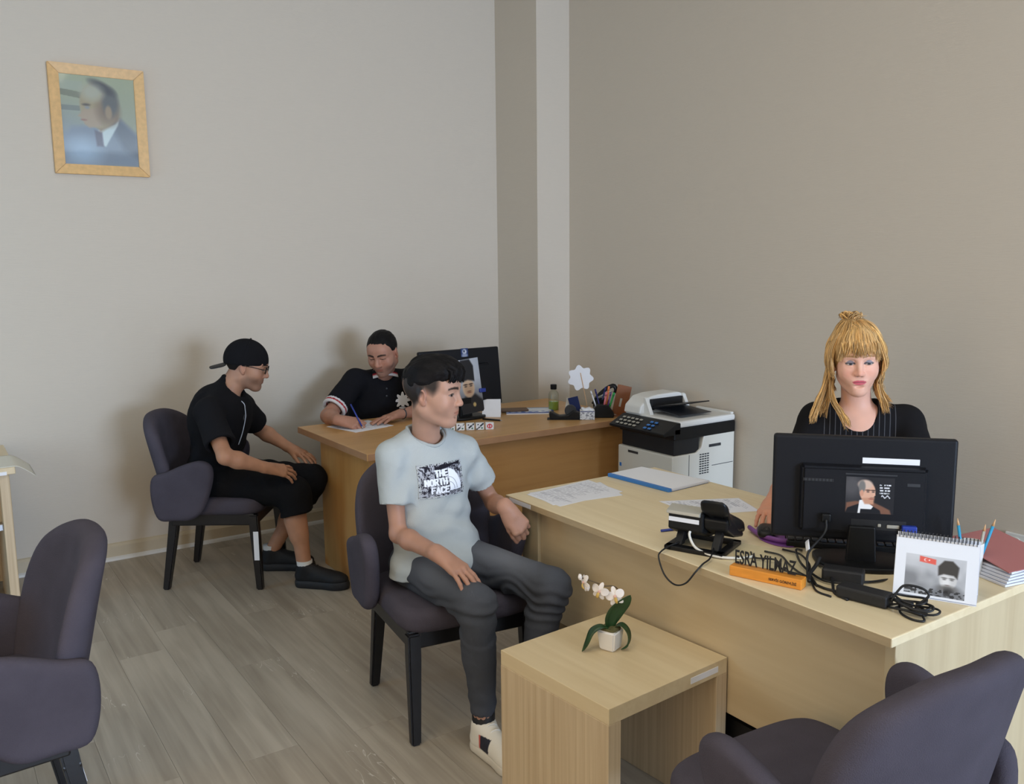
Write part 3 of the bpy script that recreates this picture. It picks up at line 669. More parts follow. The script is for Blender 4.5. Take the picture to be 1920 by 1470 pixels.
# pencil cup and red ring binder
pc = thing('pencil_cup', 'white cup holding blue pencils behind the calendar', 'cup', (2.42, 1.255, ZD))
lathe('cup', [(.03, 0), (.033, .095), (.030, .095), (.028, .004)], 'white_plastic', pc, 20)
plain('pencil_cyan', (40, 150, 190), .4); plain('pencil_wood', (214, 168, 120), .6)
for k, (dx, dy, tx, ty, hh) in enumerate([(-.012, .01, -.035, .022, .158), (.012, -.01, .032, -.04, .158), (.0, -.014, .005, -.03, .146)]):
    pe = thing('pencil', ['cyan pencil leaning left in the white cup', 'cyan pencil leaning right in the white cup', 'grey pen standing in the white cup'][k], 'pencil', (2.42+dx, 1.255+dy, ZD+.006), 0, 'pencils in the white cup')
    tube('shaft', [(0, 0, 0), (tx-dx, ty-dy, hh-.02)], .0042, 'pencil_cyan' if k < 2 else 'silver_plastic', pe, 6)
    e = Vector((tx-dx, ty-dy, hh-.02)); f_ = e*(hh/(hh-.02)); tube('sharpened_tip', [e, f_], [.0042, .0006], 'pencil_wood', pe, 6)
plain('binder_red', (168, 104, 102), .5)
rb = thing('ring_binder', 'red binder full of loose papers at the right end of the pale desk', 'binder', (2.50, 1.215, ZD), math.radians(-8))
for k in range(5):
    prism('paper_stack', [(-.10+.006*k, -.09), (.09, -.10+.004*k), (.11, .10), (-.07+.004*k, .12)], 'z', .001+.008*k, .007+.008*k, 'paper_edge', rb, 0)
prism('cover', [(-.085, -.088), (.115, -.105), (.13, .115), (-.05, .13)], 'z', .001, .003, 'binder_red', rb, .0006).rotation_euler = (0, 0, 0)
tc_ = prism('top_cover', [(-.085, -.088), (.115, -.105), (.13, .115), (-.05, .13)], 'z', .0, .003, 'binder_red', rb, .0006); tc_.location = (0, .0, .055); tc_.rotation_euler = (math.radians(9), math.radians(-3), 0)
sk = thing('wall_socket', 'white wall socket low on the right wall beside the red binder', 'socket', (WX, 1.735, .46))
box('plate', (-.006, 0, 0), (.012, .085, .085), 'white_plastic', sk, .004); lathe('socket_well', [(.028, 0), (.028, .003), (.022, .003), (.020, .001)], 'cream_plastic', sk, 20, (-.012, 0, 0), (0, -PI/2, 0))

# power adapter and cables
ad = thing('power_adapter', 'black power adapter brick with coiled cord in front of the calendar', 'adapter', (1.995, 1.305, ZD), math.atan2(-.19, .03)+.05)
box('brick', (0, 0, .018), (.135, .052, .034), 'black_matte', ad, .007, seg=3)
tube('strap', [(.072, -.01, .02), (.085, 0, .05), (.10, .01, .066), (.135, .025, .062), (.15, .03, .045), (.13, .02, .02)], .0034, 'cable_black', ad, 6, 6)
rng = random.Random(3)
for k in range(6):
    cx, cy = .12+rng.uniform(-.01, .02), .0+rng.uniform(-.01, .02); ra, rb_ = rng.uniform(.03, .05), rng.uniform(.016, .03); ph0 = rng.uniform(0, 6)
    tube('coil_loop', [(cx+ra*math.cos(a+ph0), cy+rb_*math.sin(a+ph0), .006+.005*k+.004*math.sin(2*a+k)) for a in np.linspace(0, 2*PI*.98, 15)], .0030, 'cable_black', ad, 6, 2)
tube('hanging_loop', [(.09, .0, .012), (.105, -.028, .004), (.14, -.048, .0035), (.165, -.04, .004), (.15, -.015, .01)], .003, 'cable_black', ad, 6, 6)
# separate cords running behind the nameplate
cords = [
 ('black cord from the monitor\'s power plug down to the desk', [m1w(-.10, -.058, -.085), m1w(-.105, -.075, -.12), (2.06, 1.53, .80), (2.03, 1.51, .765), (2.00, 1.48, .7440), (1.98, 1.42, .7440), (1.99, 1.37, .7440)], .0036),
 ('thin grey cord from the monitor\'s blue plug to the desk', [m1w(.128, -.057, -.108), m1w(.130, -.075, -.14), m1w(.12, -.085, -.19), m1w(.09, -.095, -.232), (2.16, 1.36, .7440), (2.11, 1.38, .7440), (2.07, 1.42, .7440)], .0034),
 ('black cord looping from the telephone towards the monitor stand', [(2.06, 1.74, .7425), (2.02, 1.69, .746), (2.04, 1.63, .752), (2.00, 1.57, .748), (2.02, 1.50, .7425), (1.99, 1.45, .7425)], .003),
 ('black cord curving behind the letters of the nameplate', [(2.10, 1.72, .7425), (2.10, 1.66, .746), (2.06, 1.60, .746), (2.03, 1.54, .7435), (2.00, 1.48, .748), (1.95, 1.42, .7425), (1.945, 1.37, .7425)], .003),
 ('black cord lying along the foot of the monitor', [(2.20, 1.66, .7425), (2.12, 1.62, .768), (2.06, 1.55, .755), (2.02, 1.45, .7475), (2.04, 1.38, .752), (2.00, 1.345, .7425)], .0035),
 ('thick black cord end poking out beside the nameplate', [(2.07, 1.50, .790), (2.04, 1.49, .775), (1.995, 1.475, .765), (1.965, 1.455, .755)], .0055),
 ('black cord running low from the mouse mat towards the nameplate', [(2.16, 1.70, .7425), (2.14, 1.62, .752), (2.09, 1.55, .752), (2.03, 1.50, .748), (1.98, 1.44, .7435)], .0032),
 ('short black cord winding under the monitor', [(2.13, 1.55, .7425), (2.08, 1.48, .758), (2.02, 1.42, .750), (1.975, 1.38, .7425), (1.96, 1.33, .7425)], .004)]
for lb, pts, r in cords:
    o = Vector(pts[-1]); tag(tube('cable', [Vector(p)-o for p in pts], r, 'cable_black', None, 7, 8), lb, 'cable', 'cords tangled on the pale desk').location = o
cl = tube('cable_label', [(2.083, 1.555, .822), (2.062, 1.535, .803)], .009, 'sticker_white', None, 8, 0, .15); tag(cl, 'white paper flag wrapped round the monitor power cord', 'label')
bx = tag(box('cable_box', (2.075, 1.425, ZD+.02), (.05, .11, .038), 'black_matte', None, .006, rot=(0, 0, .5)), 'black plug block among the cables at the monitor foot', 'adapter')

# ------------------------------------------------------------------ small things on the beech desk
sheet('paper_sheet', 'sheet the man in the polo shirt is writing on', [(1.85, 4.60), (1.91, 4.335), (2.125, 4.385), (2.07, 4.645)], ZD, 'paper', seed=21)
sheet('paper_sheet', 'second sheet lying under the man\'s left hand', [(1.93, 4.61), (1.97, 4.37), (2.17, 4.40), (2.13, 4.65)], ZD-.0003+.0002, 'paper', seed=22)
bs = thing('brochure', 'blue and white brochure under the brown phone case', 'brochure', (3.06, 4.33, ZD), math.radians(-32))
def broch(u, v):
    im = blank(u, (224, 230, 240)); lay(im, (v < .16).astype(float), (60, 90, 170)); lay(im, ((v > .16)*(v < .42)*(vnoise(u, v, 14, 12, 4) > .5)).astype(float)*.8, (84, 112, 186)); lay(im, (v > .9).astype(float), (120, 160, 206)); lay(im, (u > .95).astype(float), (48, 66, 140)); return im
p = picture('cover', .29, .21, 60, 44, broch, 'print', bs); p.rotation_euler = (-PI/2, 0, 0); p.location = (0, 0, .0062)
p.rotation_euler = (math.radians(-90), 0, 0); box('pages', (0, 0, .003), (.29, .21, .0058), 'paper', bs, 0)
plain('brown_leather', (98, 74, 56), .5, bump=.1)
tag(box('phone_case', (2.975, 4.375, ZD+.0135), (.17, .085, .012), 'brown_leather', None, .004, rot=(0, 0, math.radians(-25))), 'brown leather phone case lying on the blue brochure', 'phone case')
bt = thing('sanitizer_bottle', 'clear bottle with black cap and green liquid on the beech desk', 'bottle', (3.215, 4.29, ZD))
plain('green_liquid', (140, 160, 62), .15); plain('bottle_plastic', (198, 204, 196), .12)
lathe('liquid', [(.030, .002), (.031, .004), (.031, .052), (.030, .053)], 'green_liquid', bt, 20)
lathe('body', [(.031, 0), (.0325, .003), (.0325, .098), (.027, .113), (.0155, .122), (.0155, .13), (.0145, .13), (.0145, .12), (.026, .111), (.0315, .097), (.0315, .004), (.0, .002)], 'clear_acrylic', bt, 24)
lathe('cap', [(.0185, .128), (.0195, .130), (.0195, .157), (.0175, .159)], 'black_plastic', bt, 20)
# card terminal with a card in front of the bottle
tp = thing('tape_dispenser', 'black tape dispenser on the beech desk in front of the bottle', 'tape dispenser', (3.065, 3.985, ZD), math.radians(-38))
prism('base', [(-.085, 0), (.085, 0), (.09, .012), (.085, .04), (.05, .055), (.02, .028), (-.03, .022), (-.075, .045), (-.09, .04)], 'y', -.03, .03, 'black_plastic', tp, .005)
lathe('tape_roll', [(.012, -.011), (.032, -.012), (.034, -.010), (.034, .010), (.032, .012), (.012, .011)], 'dark_grey_plastic', tp, 24, (.035, 0, .05), (PI/2, 0, 0))
box('cutter', (-.085, 0, .047), (.012, .03, .003), 'metal', tp, .0005, rot=(0, -.5, 0)); box('foot_mat', (0, 0, .002), (.20, .075, .003), 'black_matte', tp, .001)
cd = thing('card_stand', 'small stand with upright dark blue cards beside the tape dispenser', 'card stand', (3.20, 4.06, ZD), math.radians(-40))
box('base', (0, 0, .008), (.10, .05, .015), 'black_plastic', cd, .003); plain('navy', (40, 52, 96), .45)
box('card', (.0, -.006, .062), (.06, .0016, .10), 'navy', cd, .0004, rot=(math.radians(12), math.radians(-14), 0)); box('card', (-.03, .010, .055), (.05, .0016, .09), 'cream_plastic', cd, .0004, rot=(math.radians(8), math.radians(10), 0))
wb = thing('paper_cube', 'white patterned note box on the beech desk', 'note box', (3.17, 3.905, ZD), math.radians(-38))
def dots(u, v):
    im = blank(u, (226, 228, 232)); lay(im, ((vnoise(u, v, 16, 10, 3) > .6)*(v < .85)).astype(float)*.6, (96, 98, 110)); lay(im, (v > .9).astype(float), (70, 76, 130)); return im
box('box', (0, 0, .027), (.085, .075, .053), 'white_plastic', wb, .002); p = picture('printed_front', .082, .05, 40, 26, dots, 'print', wb); p.location = (0, -.0378, .027)
link('paper_tuft', pillow_mesh(smooth_closed([(.034, .02), (0, .028), (-.034, .02), (-.03, -.024), (0, -.018), (.032, -.026)], 3), .014, .006, lambda u, v, w: (u, v, .058+w+.004*math.sin(u*160)), 3, 3), 'paper', wb, True)
# pen organiser
po = thing('pen_organizer', 'black desk organizer crowded with pens on the beech desk', 'pen holder', (3.285, 3.90, ZD), math.radians(-38))
prism('tray', [(-.06, 0), (.06, 0), (.065, .02), (.03, .075), (-.03, .08), (-.06, .05)], 'y', -.035, .04, 'black_plastic', po, .004)
lathe('cup', [(.036, 0), (.038, .10), (.034, .10), (.032, .02)], 'black_plastic', po, 20, (-.02, .055, 0))
plain('pen_white', (224, 226, 232), .4); plain('pen_navy', (36, 40, 110), .4); plain('pen_orange', (232, 128, 74), .4); plain('pen_green', (40, 172, 84), .4); plain('pen_purple', (96, 58, 120), .4); plain('pen_pink', (206, 110, 120), .4)
for k, (x, y, tx, ty, ln, mt, nm) in enumerate([(-.03, .0, -.065, -.02, .125, 'pen_white', 'white pen leaning left'), (-.01, .0, -.04, .01, .13, 'pen_navy', 'navy pen leaning left'), (.0, -.01, .015, -.03, .12, 'pen_pink', 'pink marker upright'), (.012, .0, .03, .0, .145, 'pen_orange', 'orange scissors handle upright'),
        (.03, .01, .06, .03, .11, 'pen_green', 'green marker leaning right'), (.02, -.015, .04, -.03, .12, 'pen_purple', 'purple pen upright'), (-.02, .02, .01, .05, .135, 'pen_navy', 'dark blue pen at the back')]):
    o = thing('pen', nm+' in the black desk organizer', 'pen', (3.285+x*.79+y*.62, 3.90-x*.62+y*.79, ZD+.03), math.radians(-38), 'pens in the organizer')
    tube('barrel', [(0, 0, 0), (tx-x, ty-y, ln-.02)], .0058 if 'marker' in nm or 'scissors' in nm else .0042, mt, o, 8); e = Vector((tx-x, ty-y, ln-.02)); tube('cap', [e, e*1.22], .0062 if 'marker' in nm or 'scissors' in nm else .0046, mt, o, 8)
pm = thing('hole_punch', 'black and silver hole punch standing behind the pens', 'hole punch', (3.345, 3.985, ZD), math.radians(-38))
prism('base', [(-.06, 0), (.06, 0), (.06, .02), (.04, .09), (.01, .10), (-.04, .05), (-.06, .02)], 'y', -.025, .025, 'black_plastic', pm, .004)
tube('lever', [(-.05, 0, .06), (-.02, 0, .11), (.03, 0, .155), (.07, 0, .172), (.085, 0, .150), (.08, 0, .128)], .014, 'black_plastic', pm, 10, 5, .7); tube('silver_bar', [(-.02, -.016, .10), (.06, -.016, .145)], .008, 'silver_plastic', pm, 8)
# white flower-shaped card on a stick
fc = thing('flower_tag', 'white flower shaped card on a thin stick above the pens', 'card', (3.175, 3.955, ZD), math.radians(-36))
fo_ = [(.068*(1+.13*math.cos(7*a+.5))*math.cos(a), .068*(1+.13*math.cos(7*a+.5))*math.sin(a)) for a in np.linspace(0, 2*PI, 56, endpoint=False)]
o = link('card', pillow_mesh(fo_, .0024, .0008, lambda u, v, w: (u-.012, w, .235+v), 2, 2), 'paper', fc, False)
tube('stick', [(.03, -.003, .05), (.015, -.004, .13), (-.012, -.0035, .265)], .0018, 'pencil_wood', fc, 6)
plain('brown_acrylic', (132, 74, 32), .25, coat=.4)
sg = thing('sign_stand', 'brown translucent sign stand beside the copier on the beech desk', 'sign stand', (3.415, 3.895, ZD), math.radians(-35))
box('upright', (0.008, 0, .088), (.085, .004, .178), 'brown_acrylic', sg, .0012, rot=(math.radians(-8), math.radians(13), 0)); box('foot', (-.005, -.03, .0025), (.085, .07, .004), 'brown_acrylic', sg, .0012); box('emblem', (.0, -.004, .075), (.012, .002, .05), 'silver_plastic', sg, .0005, rot=(math.radians(-8), math.radians(13), 0))
# row of patterned blocks in front of the monitor
def tile_art(seed, red=False):
    def f(u, v):
        im = blank(u, (230, 231, 234)); c = (206, 60, 70) if red else (46, 52, 60)
        if red: r = np.hypot(u-.5, v-.5); lay(im, ((r > .22)*(r < .36)+((np.abs(u-.5) < .07)*(r < .4))).astype(float), c)
        else:
            d = (u+v) % 1
            lay(im, (np.abs(u-v) < .16)*(vnoise(u, v, 8, 8, seed) > .35)*1.0, c); lay(im, ell(u, v, .75, .25, .12, .12, .2), (60, 120, 90)); lay(im, ell(u, v, .25, .78, .10, .10, .2), c)
        return im
    return f
for k in range(5):
    a = Vector((2.345, 4.06, ZD)); b_ = Vector((2.535, 3.965, ZD)); p0 = a+(b_-a)*(k/4)
    t = thing('domino_block', ['leftmost patterned white block in the row before the monitor', 'second patterned white block in the row before the monitor', 'middle patterned white block in the row before the monitor', 'fourth patterned white block in the row before the monitor', 'white block with a red sign at the right end of the row'][k], 'block', p0, math.radians(-28+(k % 2)*5), 'patterned blocks before the monitor')
    box('block', (0, .012, .020), (.046, .024, .040), 'white_plastic', t, .003); p = picture('printed_face', .042, .036, 26, 22, tile_art(k, k == 4), 'print', t); p.location = (0, -.0004, .020)
pn = thing('ballpoint_pen', 'dark pen lying right of the beech desk monitor', 'pen', (2.70, 4.20, ZD), math.radians(-62)); tube('barrel', [(-.06, 0, .0052), (.055, 0, .0052)], .005, 'black_plastic', pn, 8); tube('tip', [(.055, 0, .0052), (.068, 0, .0052)], [.004, .001], 'metal', pn, 8)
nh = thing('note_holder', 'white folded note standing right of the beech desk monitor', 'note', (2.79, 4.34, ZD), math.radians(-35))
prism('folded_card', [(-.05, 0), (-.047, 0), (.002, .095), (.047, 0), (.05, 0), (.003, .10), (-.001, .10)], 'x', -.055, .055, 'paper', nh, 0)

# ------------------------------------------------------------------ orchid
orc = thing('potted_orchid', 'small white orchid in a square white pot on the side table', 'plant', (1.637, 1.905, .4805), math.radians(20))
plain('pot_white', (236, 234, 232), .35); plain('soil', (96, 92, 56), .9, bump=.5, bscale=120); plain('leaf_green', (34, 66, 34), .35, var=.25, vscale=30); plain('petal_white', (240, 232, 226), .55); plain('petal_pink', (226, 182, 168), .6); plain('lip_yellow', (206, 170, 90), .6); plain('stem_brown', (92, 74, 52), .6)
bm = bmesh.new(); add_box(bm, (0, 0, .031), (.062, .062, .062), 0)
for v in bm.verts:
    if v.co.z < .02: v.co.x *= .80; v.co.y *= .80
bmesh.ops.bevel(bm, geom=list(bm.edges), offset=.005, segments=3, affect='EDGES'); link('pot', bm_mesh(bm), 'pot_white', orc)
link('moss', pillow_mesh(rrect(.052, .052, .012), .014, .006, lambda u, v, w: (u, v, .062+w+.003*math.sin(u*300+v*170)), 3, 3), 'soil', orc, True)
def leaf(path, wid, parent, name='leaf', mat='leaf_green', side=None, th=.0016):
    pts = [Vector(p) for p in catmull(path, 5)]; n = len(pts); vs_, fs = [], []
    for i, p in enumerate(pts):
        t = (pts[min(i+1, n-1)]-pts[max(i-1, 0)]).normalized(); s = side and Vector(side) or t.cross(Vector((0, 0, 1))); s = (s-t*s.dot(t)).normalized(); nn = s.cross(t)
        f = i/(n-1); w_ = wid*(math.sin(PI*min(1, f*.92+.08))**.6)*(1 if f < .98 else .3)
        for k in range(5): a = (k-2)/2; vs_.append(p+s*a*w_+nn*(abs(a)**1.5*w_*.35))
    for i in range(n-1):
        for k in range(4): a = i*5+k; fs.append((a, a+1, a+6, a+5))
    o = link(name, pydata(name, vs_, fs), mat, parent, True); md = o.modifiers.new('thickness', 'SOLIDIFY'); md.thickness = th; return o
rot20 = Matrix.Rotation(-math.radians(20), 3, 'Z')
def cv(r, d, z):   # r to the camera's right, d away from the camera
    return tuple(rot20 @ Vector((.828*r+.56*d, -.56*r+.828*d, z)))
leaf([cv(-.002, 0, .066), cv(-.03, -.012, .082), cv(-.062, -.02, .068), cv(-.078, -.022, .03), cv(-.088, -.024, .002)], .019, orc, side=cv(.25, -1, 0))
leaf([cv(.012, 0, .066), cv(.032, -.006, .074), cv(.050, -.012, .052), cv(.050, -.014, .02), cv(.030, -.018, .003)], .017, orc, side=cv(-.35, -1, .0))
leaf([cv(-.002, .002, .064), cv(.002, .002, .095), cv(.018, .0, .125), cv(.040, -.006, .150), cv(.058, -.012, .172)], .025, orc, side=cv(1, .25, -.35))
tube('stem', [cv(-.004, 0, .06), cv(.02, .015, .12), cv(.028, .014, .165), cv(.012, .006, .192), cv(-.02, .0, .196), cv(-.04, -.002, .206), cv(-.066, -.004, .216), cv(-.09, -.006, .226)], .0017, 'stem_brown', orc, 6, 5)
def flower(cen, face, size, name='flower', petals=5, spin=0):
    f = thing(name, None, None); f.parent = orc; f.location = cen
    q = Vector(face).to_track_quat('Z', 'Y'); f.rotation_euler = (q @ Euler((0, 0, spin)).to_quaternion()).to_euler()
    for k in range(petals):
        a = 2*PI*k/petals+PI/2; wd = (1.05 if k in (1, 4) else .62); ln = 1.0
        ol = [(size*(.08+.92*(.5-.5*math.cos(t)))*ln, size*.42*wd*math.sin(t)*(1.0)) for t in np.linspace(0, 2*PI, 16, endpoint=False)]
        c_, s_ = math.cos(a), math.sin(a)
        link('petal', pillow_mesh(ol, .0016, .0006, lambda u, v, w: (u*c_-v*s_, u*s_+v*c_, w-.25*u*u/size+.3*abs(v)**2/size+(.001 if k in (1, 4) else 0)), 3, 2), 'petal_white', f, True)
    link('throat', pillow_mesh([(size*.16*math.cos(t), size*.16*math.sin(t)) for t in np.linspace(0, 2*PI, 10, endpoint=False)], .006, .002, lambda u, v, w: (u, v, w+.003), 2, 2), 'petal_pink', f, True)
    leaf([(0, 0, .002), (0, -.006, .010), (0, -.016, .010), (0, -.022, .004)], .005, f, 'lip', 'lip_yellow', side=(1, 0, 0))
flower(cv(.012, -.012, .168), cv(-.15, -1, .25), .030, spin=.3)
flower(cv(-.034, -.010, .183), cv(-.45, -.9, .0), .028, spin=-.3)
flower(cv(-.080, -.008, .210), cv(-.95, -.35, .1), .026, spin=.8)
for k, (r, z, s) in enumerate([(-.092, .228, .0065), (-.070, .196, .0075)]):
    link('bud', pillow_mesh(smooth_closed([(s, 0), (0, s*1.5), (-s, 0), (0, -s*1.5)], 4), s*1.6, s*.6, lambda u, v, w: tuple(Vector(cv(r, -.01, z))+Vector((u, w, v))), 3, 4), 'petal_white', orc, True)

# ------------------------------------------------------------------ framed portrait on the back wall
pf = thing('picture_frame', 'pine framed portrait of a man in a grey suit hanging on the wall', 'picture', (.899, WY, 2.13))
FW, FH, fb = .468, .562, .052
def rail(pts):
    bm = bmesh.new(); n = len(pts)
    a = [bm.verts.new((p[0], -.002, p[1])) for p in pts]; b_ = [bm.verts.new((p[0], -.026 if i in (0, 1) else -.018, p[1])) for i, p in enumerate(pts)]
    bm.faces.new(a); bm.faces.new(b_[::-1])
    for i in range(n): bm.faces.new((a[i], a[(i+1) % n], b_[(i+1) % n], b_[i]))
    bmesh.ops.recalc_face_normals(bm, faces=bm.faces); bmesh.ops.bevel(bm, geom=list(bm.edges), offset=.002, segments=2, affect='EDGES')
    link('frame_rail', bm_mesh(bm), 'pine_frame', pf)
w2 = FW/2; i2 = w2-fb; g = .0006
rail([(-w2+g, 0), (w2-g, 0), (i2-g, fb), (-i2+g, fb)]); rail([(w2, g), (w2, FH-g), (i2, FH-fb-g), (i2, fb+g)]); rail([(w2-g, FH), (-w2+g, FH), (-i2+g, FH-fb), (i2-g, FH-fb)]); rail([(-w2, FH-g), (-w2, g), (-i2, fb+g), (-i2, FH-fb-g)])
def portrait_wall(u, v):  # print colours paled, with the glare on the glass painted into them
    im = blank(u, (160, 158, 148)); lay(im, np.clip(v*1.1-.1, 0, 1), (178, 180, 156)); lay(im, np.clip(.75-v, 0, 1)*np.clip(.7-u, 0, 1)*2.2, (128, 138, 166))
    lay(im, np.clip((np.abs(v-.80+.1*u) < .035)*(u < .3), 0, 1)*.6, (110, 108, 96)); lay(im, np.clip((np.abs(v-.63) < .03)*(u < .25), 0, 1)*.5, (104, 108, 112)); lay(im, np.clip((np.abs(v-.88) < .05)*(u < .3), 0, 1)*.5, (176, 178, 172))
    lay(im, poly2(u, v, [(.0, .0), (.0, .3), (.12, .42), (.42, .46), (.52, .40), (.62, .55), (.78, .53), (1, .36), (1, 0)], .03), (134, 142, 162))
    lay(im, poly2(u, v, [(.62, .5), (.78, .53), (1, .36), (1, .1), (.8, .2)], .04), (112, 116, 132)); lay(im, ell(u, v, .25, .15, .22, .14, .6), (164, 180, 206))
    lay(im, poly2(u, v, [(.47, .40), (.50, .24), (.56, .22), (.74, .47), (.76, .54), (.70, .48)], .01), (212, 220, 226)); lay(im, poly2(u, v, [(.42, .40), (.44, .22), (.53, .22), (.52, .38)], .012), (104, 96, 116))
    lay(im, poly2(u, v, [(.46, .44), (.5, .38), (.75, .52), (.75, .62), (.6, .56)], .02), (150, 124, 106))
    lay(im, ell(u, v, .50, .68, .25, .26, .06, -.1), (176, 156, 128)); lay(im, poly2(u, v, [(.30, .62), (.215, .545), (.25, .53), (.28, .49), (.30, .455), (.36, .42), (.52, .45), (.5, .65)], .012), (182, 156, 136))
    lay(im, ell(u, v, .62, .62, .14, .14, .5), (138, 112, 96)); lay(im, ell(u, v, .655, .72, .11, .15, .3), (104, 102, 106)); lay(im, ell(u, v, .56, .88, .17, .055, .4, -.35), (78, 76, 84)); lay(im, ell(u, v, .42, .82, .14, .09, .5), (186, 180, 166))
    lay(im, ell(u, v, .625, .605, .045, .075, .25), (168, 142, 118)); lay(im, ell(u, v, .335, .675, .05, .014, .5), (96, 84, 80)); lay(im, ell(u, v, .345, .645, .03, .016, .5), (150, 150, 156)); lay(im, ell(u, v, .29, .505, .04, .010, .5), (160, 112, 104))
    return im
p = picture('portrait_print', FW-2*fb+.006, FH-2*fb+.006, 130, 160, portrait_wall, 'print', pf); p.location = (0, -.0105, FH/2)
box('glass_pane', (0, -.0135, FH/2), (FW-2*fb+.004, .002, FH-2*fb+.004), 'clear_acrylic', pf, 0); box('backing_board', (0, -.006, FH/2), (FW-2*fb+.02, .006, FH-2*fb+.02), 'pine_frame', pf, 0)

# paper hanging over the corner of the left table
lp = thing('paper_sheet', 'cream paper draped over the corner of the left table', 'paper', (.28, 4.60, .7395))
u, v = np.meshgrid(np.linspace(0, 1, 24), np.linspace(0, 1, 16)); s_ = u*.36-.22
P_ = np.stack([np.where(s_ < .035, s_, .035+(s_-.035)*.75), v*.30-.085, np.where(s_ < .035, .0016, .0016-.0-((s_-.035)*.75)**1.3*1.6)], -1)
me = grid_mesh('sheet', P_); paint(me, blank(u, (222, 218, 204)).reshape(-1, 3)); o = link('sheet', me, 'print_matte', lp, True); md = o.modifiers.new('thickness', 'SOLIDIFY'); md.thickness = .001
# ================================================================== people
# implicit-surface modeller: blended capsules and ellipsoids on a rectilinear grid, meshed with surface nets
def nrm(v): v = np.asarray(v, float); return v/np.linalg.norm(v)
class Prim:
    def __init__(s, lo, hi, fn): s.lo = np.array(lo, float); s.hi = np.array(hi, float); s.fn = fn
    def cut(s, p0, n):
        p0 = np.array(p0, float); n = nrm(n); f = s.fn
        return Prim(s.lo, s.hi, lambda x, y, z: np.maximum(f(x, y, z), (x-p0[0])*n[0]+(y-p0[1])*n[1]+(z-p0[2])*n[2]))
    def minus(s, q, k=.004):
        f, g = s.fn, q.fn
        def h(x, y, z):
            a, b = f(x, y, z), -g(x, y, z); t = np.clip(.5-.5*(b-a)/k, 0, 1)
            return b*(1-t)+a*t+k*t*(1-t)
        return Prim(s.lo, s.hi, h)
def cap(a, b, ra, rb=None):
    a = np.array(a, float); b = np.array(b, float); rb = ra if rb is None else rb; d = b-a; L = max(d@d, 1e-9); m = max(ra, rb)
    def fn(x, y, z):
        px, py, pz = x-a[0], y-a[1], z-a[2]; t = np.clip((px*d[0]+py*d[1]+pz*d[2])/L, 0, 1)
        return np.sqrt((px-t*d[0])**2+(py-t*d[1])**2+(pz-t*d[2])**2)-(ra+(rb-ra)*t)
    return Prim(np.minimum(a, b)-m, np.maximum(a, b)+m, fn)
def ecap(a, b, ra, rb, lat, fa, fb=None):
    """capsule widened along the direction lat by fa..fb"""
    a = np.array(a, float); b = np.array(b, float); d = b-a; L = max(d@d, 1e-9); fb = fa if fb is None else fb; l = nrm(lat); m = max(ra*fa, rb*fb)
    def fn(x, y, z):
        px, py, pz = x-a[0], y-a[1], z-a[2]; t = np.clip((px*d[0]+py*d[1]+pz*d[2])/L, 0, 1)
        qx, qy, qz = px-t*d[0], py-t*d[1], pz-t*d[2]; f = fa+(fb-fa)*t; s = (qx*l[0]+qy*l[1]+qz*l[2]); k = s/f-s
        return np.sqrt((qx+k*l[0])**2+(qy+k*l[1])**2+(qz+k*l[2])**2)-(ra+(rb-ra)*t)
    return Prim(np.minimum(a, b)-m, np.maximum(a, b)+m, fn)
def elp(c, r, R=None):
    c = np.array(c, float); r = np.array(r, float); R = np.eye(3) if R is None else np.array(R); m = r.max()   # R columns = axes
    e = np.sqrt(((R*r)**2).sum(1))
    def fn(x, y, z):
        px, py, pz = x-c[0], y-c[1], z-c[2]
        q = [(px*R[0, i]+py*R[1, i]+pz*R[2, i]) for i in range(3)]
        k0 = np.sqrt(sum((q[i]/r[i])**2 for i in range(3))); k1 = np.sqrt(sum((q[i]/r[i]**2)**2 for i in range(3)))
        return k0*(k0-1)/np.maximum(k1, 1e-6)
    return Prim(c-e, c+e, fn)
def axis(lo, hi, fine, fs, cs):
    xs = [lo]
    while xs[-1] < hi:
        x = xs[-1]; st = cs
        for a, b in fine:
            if a-cs <= x <= b: st = fs; break
        xs.append(x+st)
    return np.array(xs, np.float32)
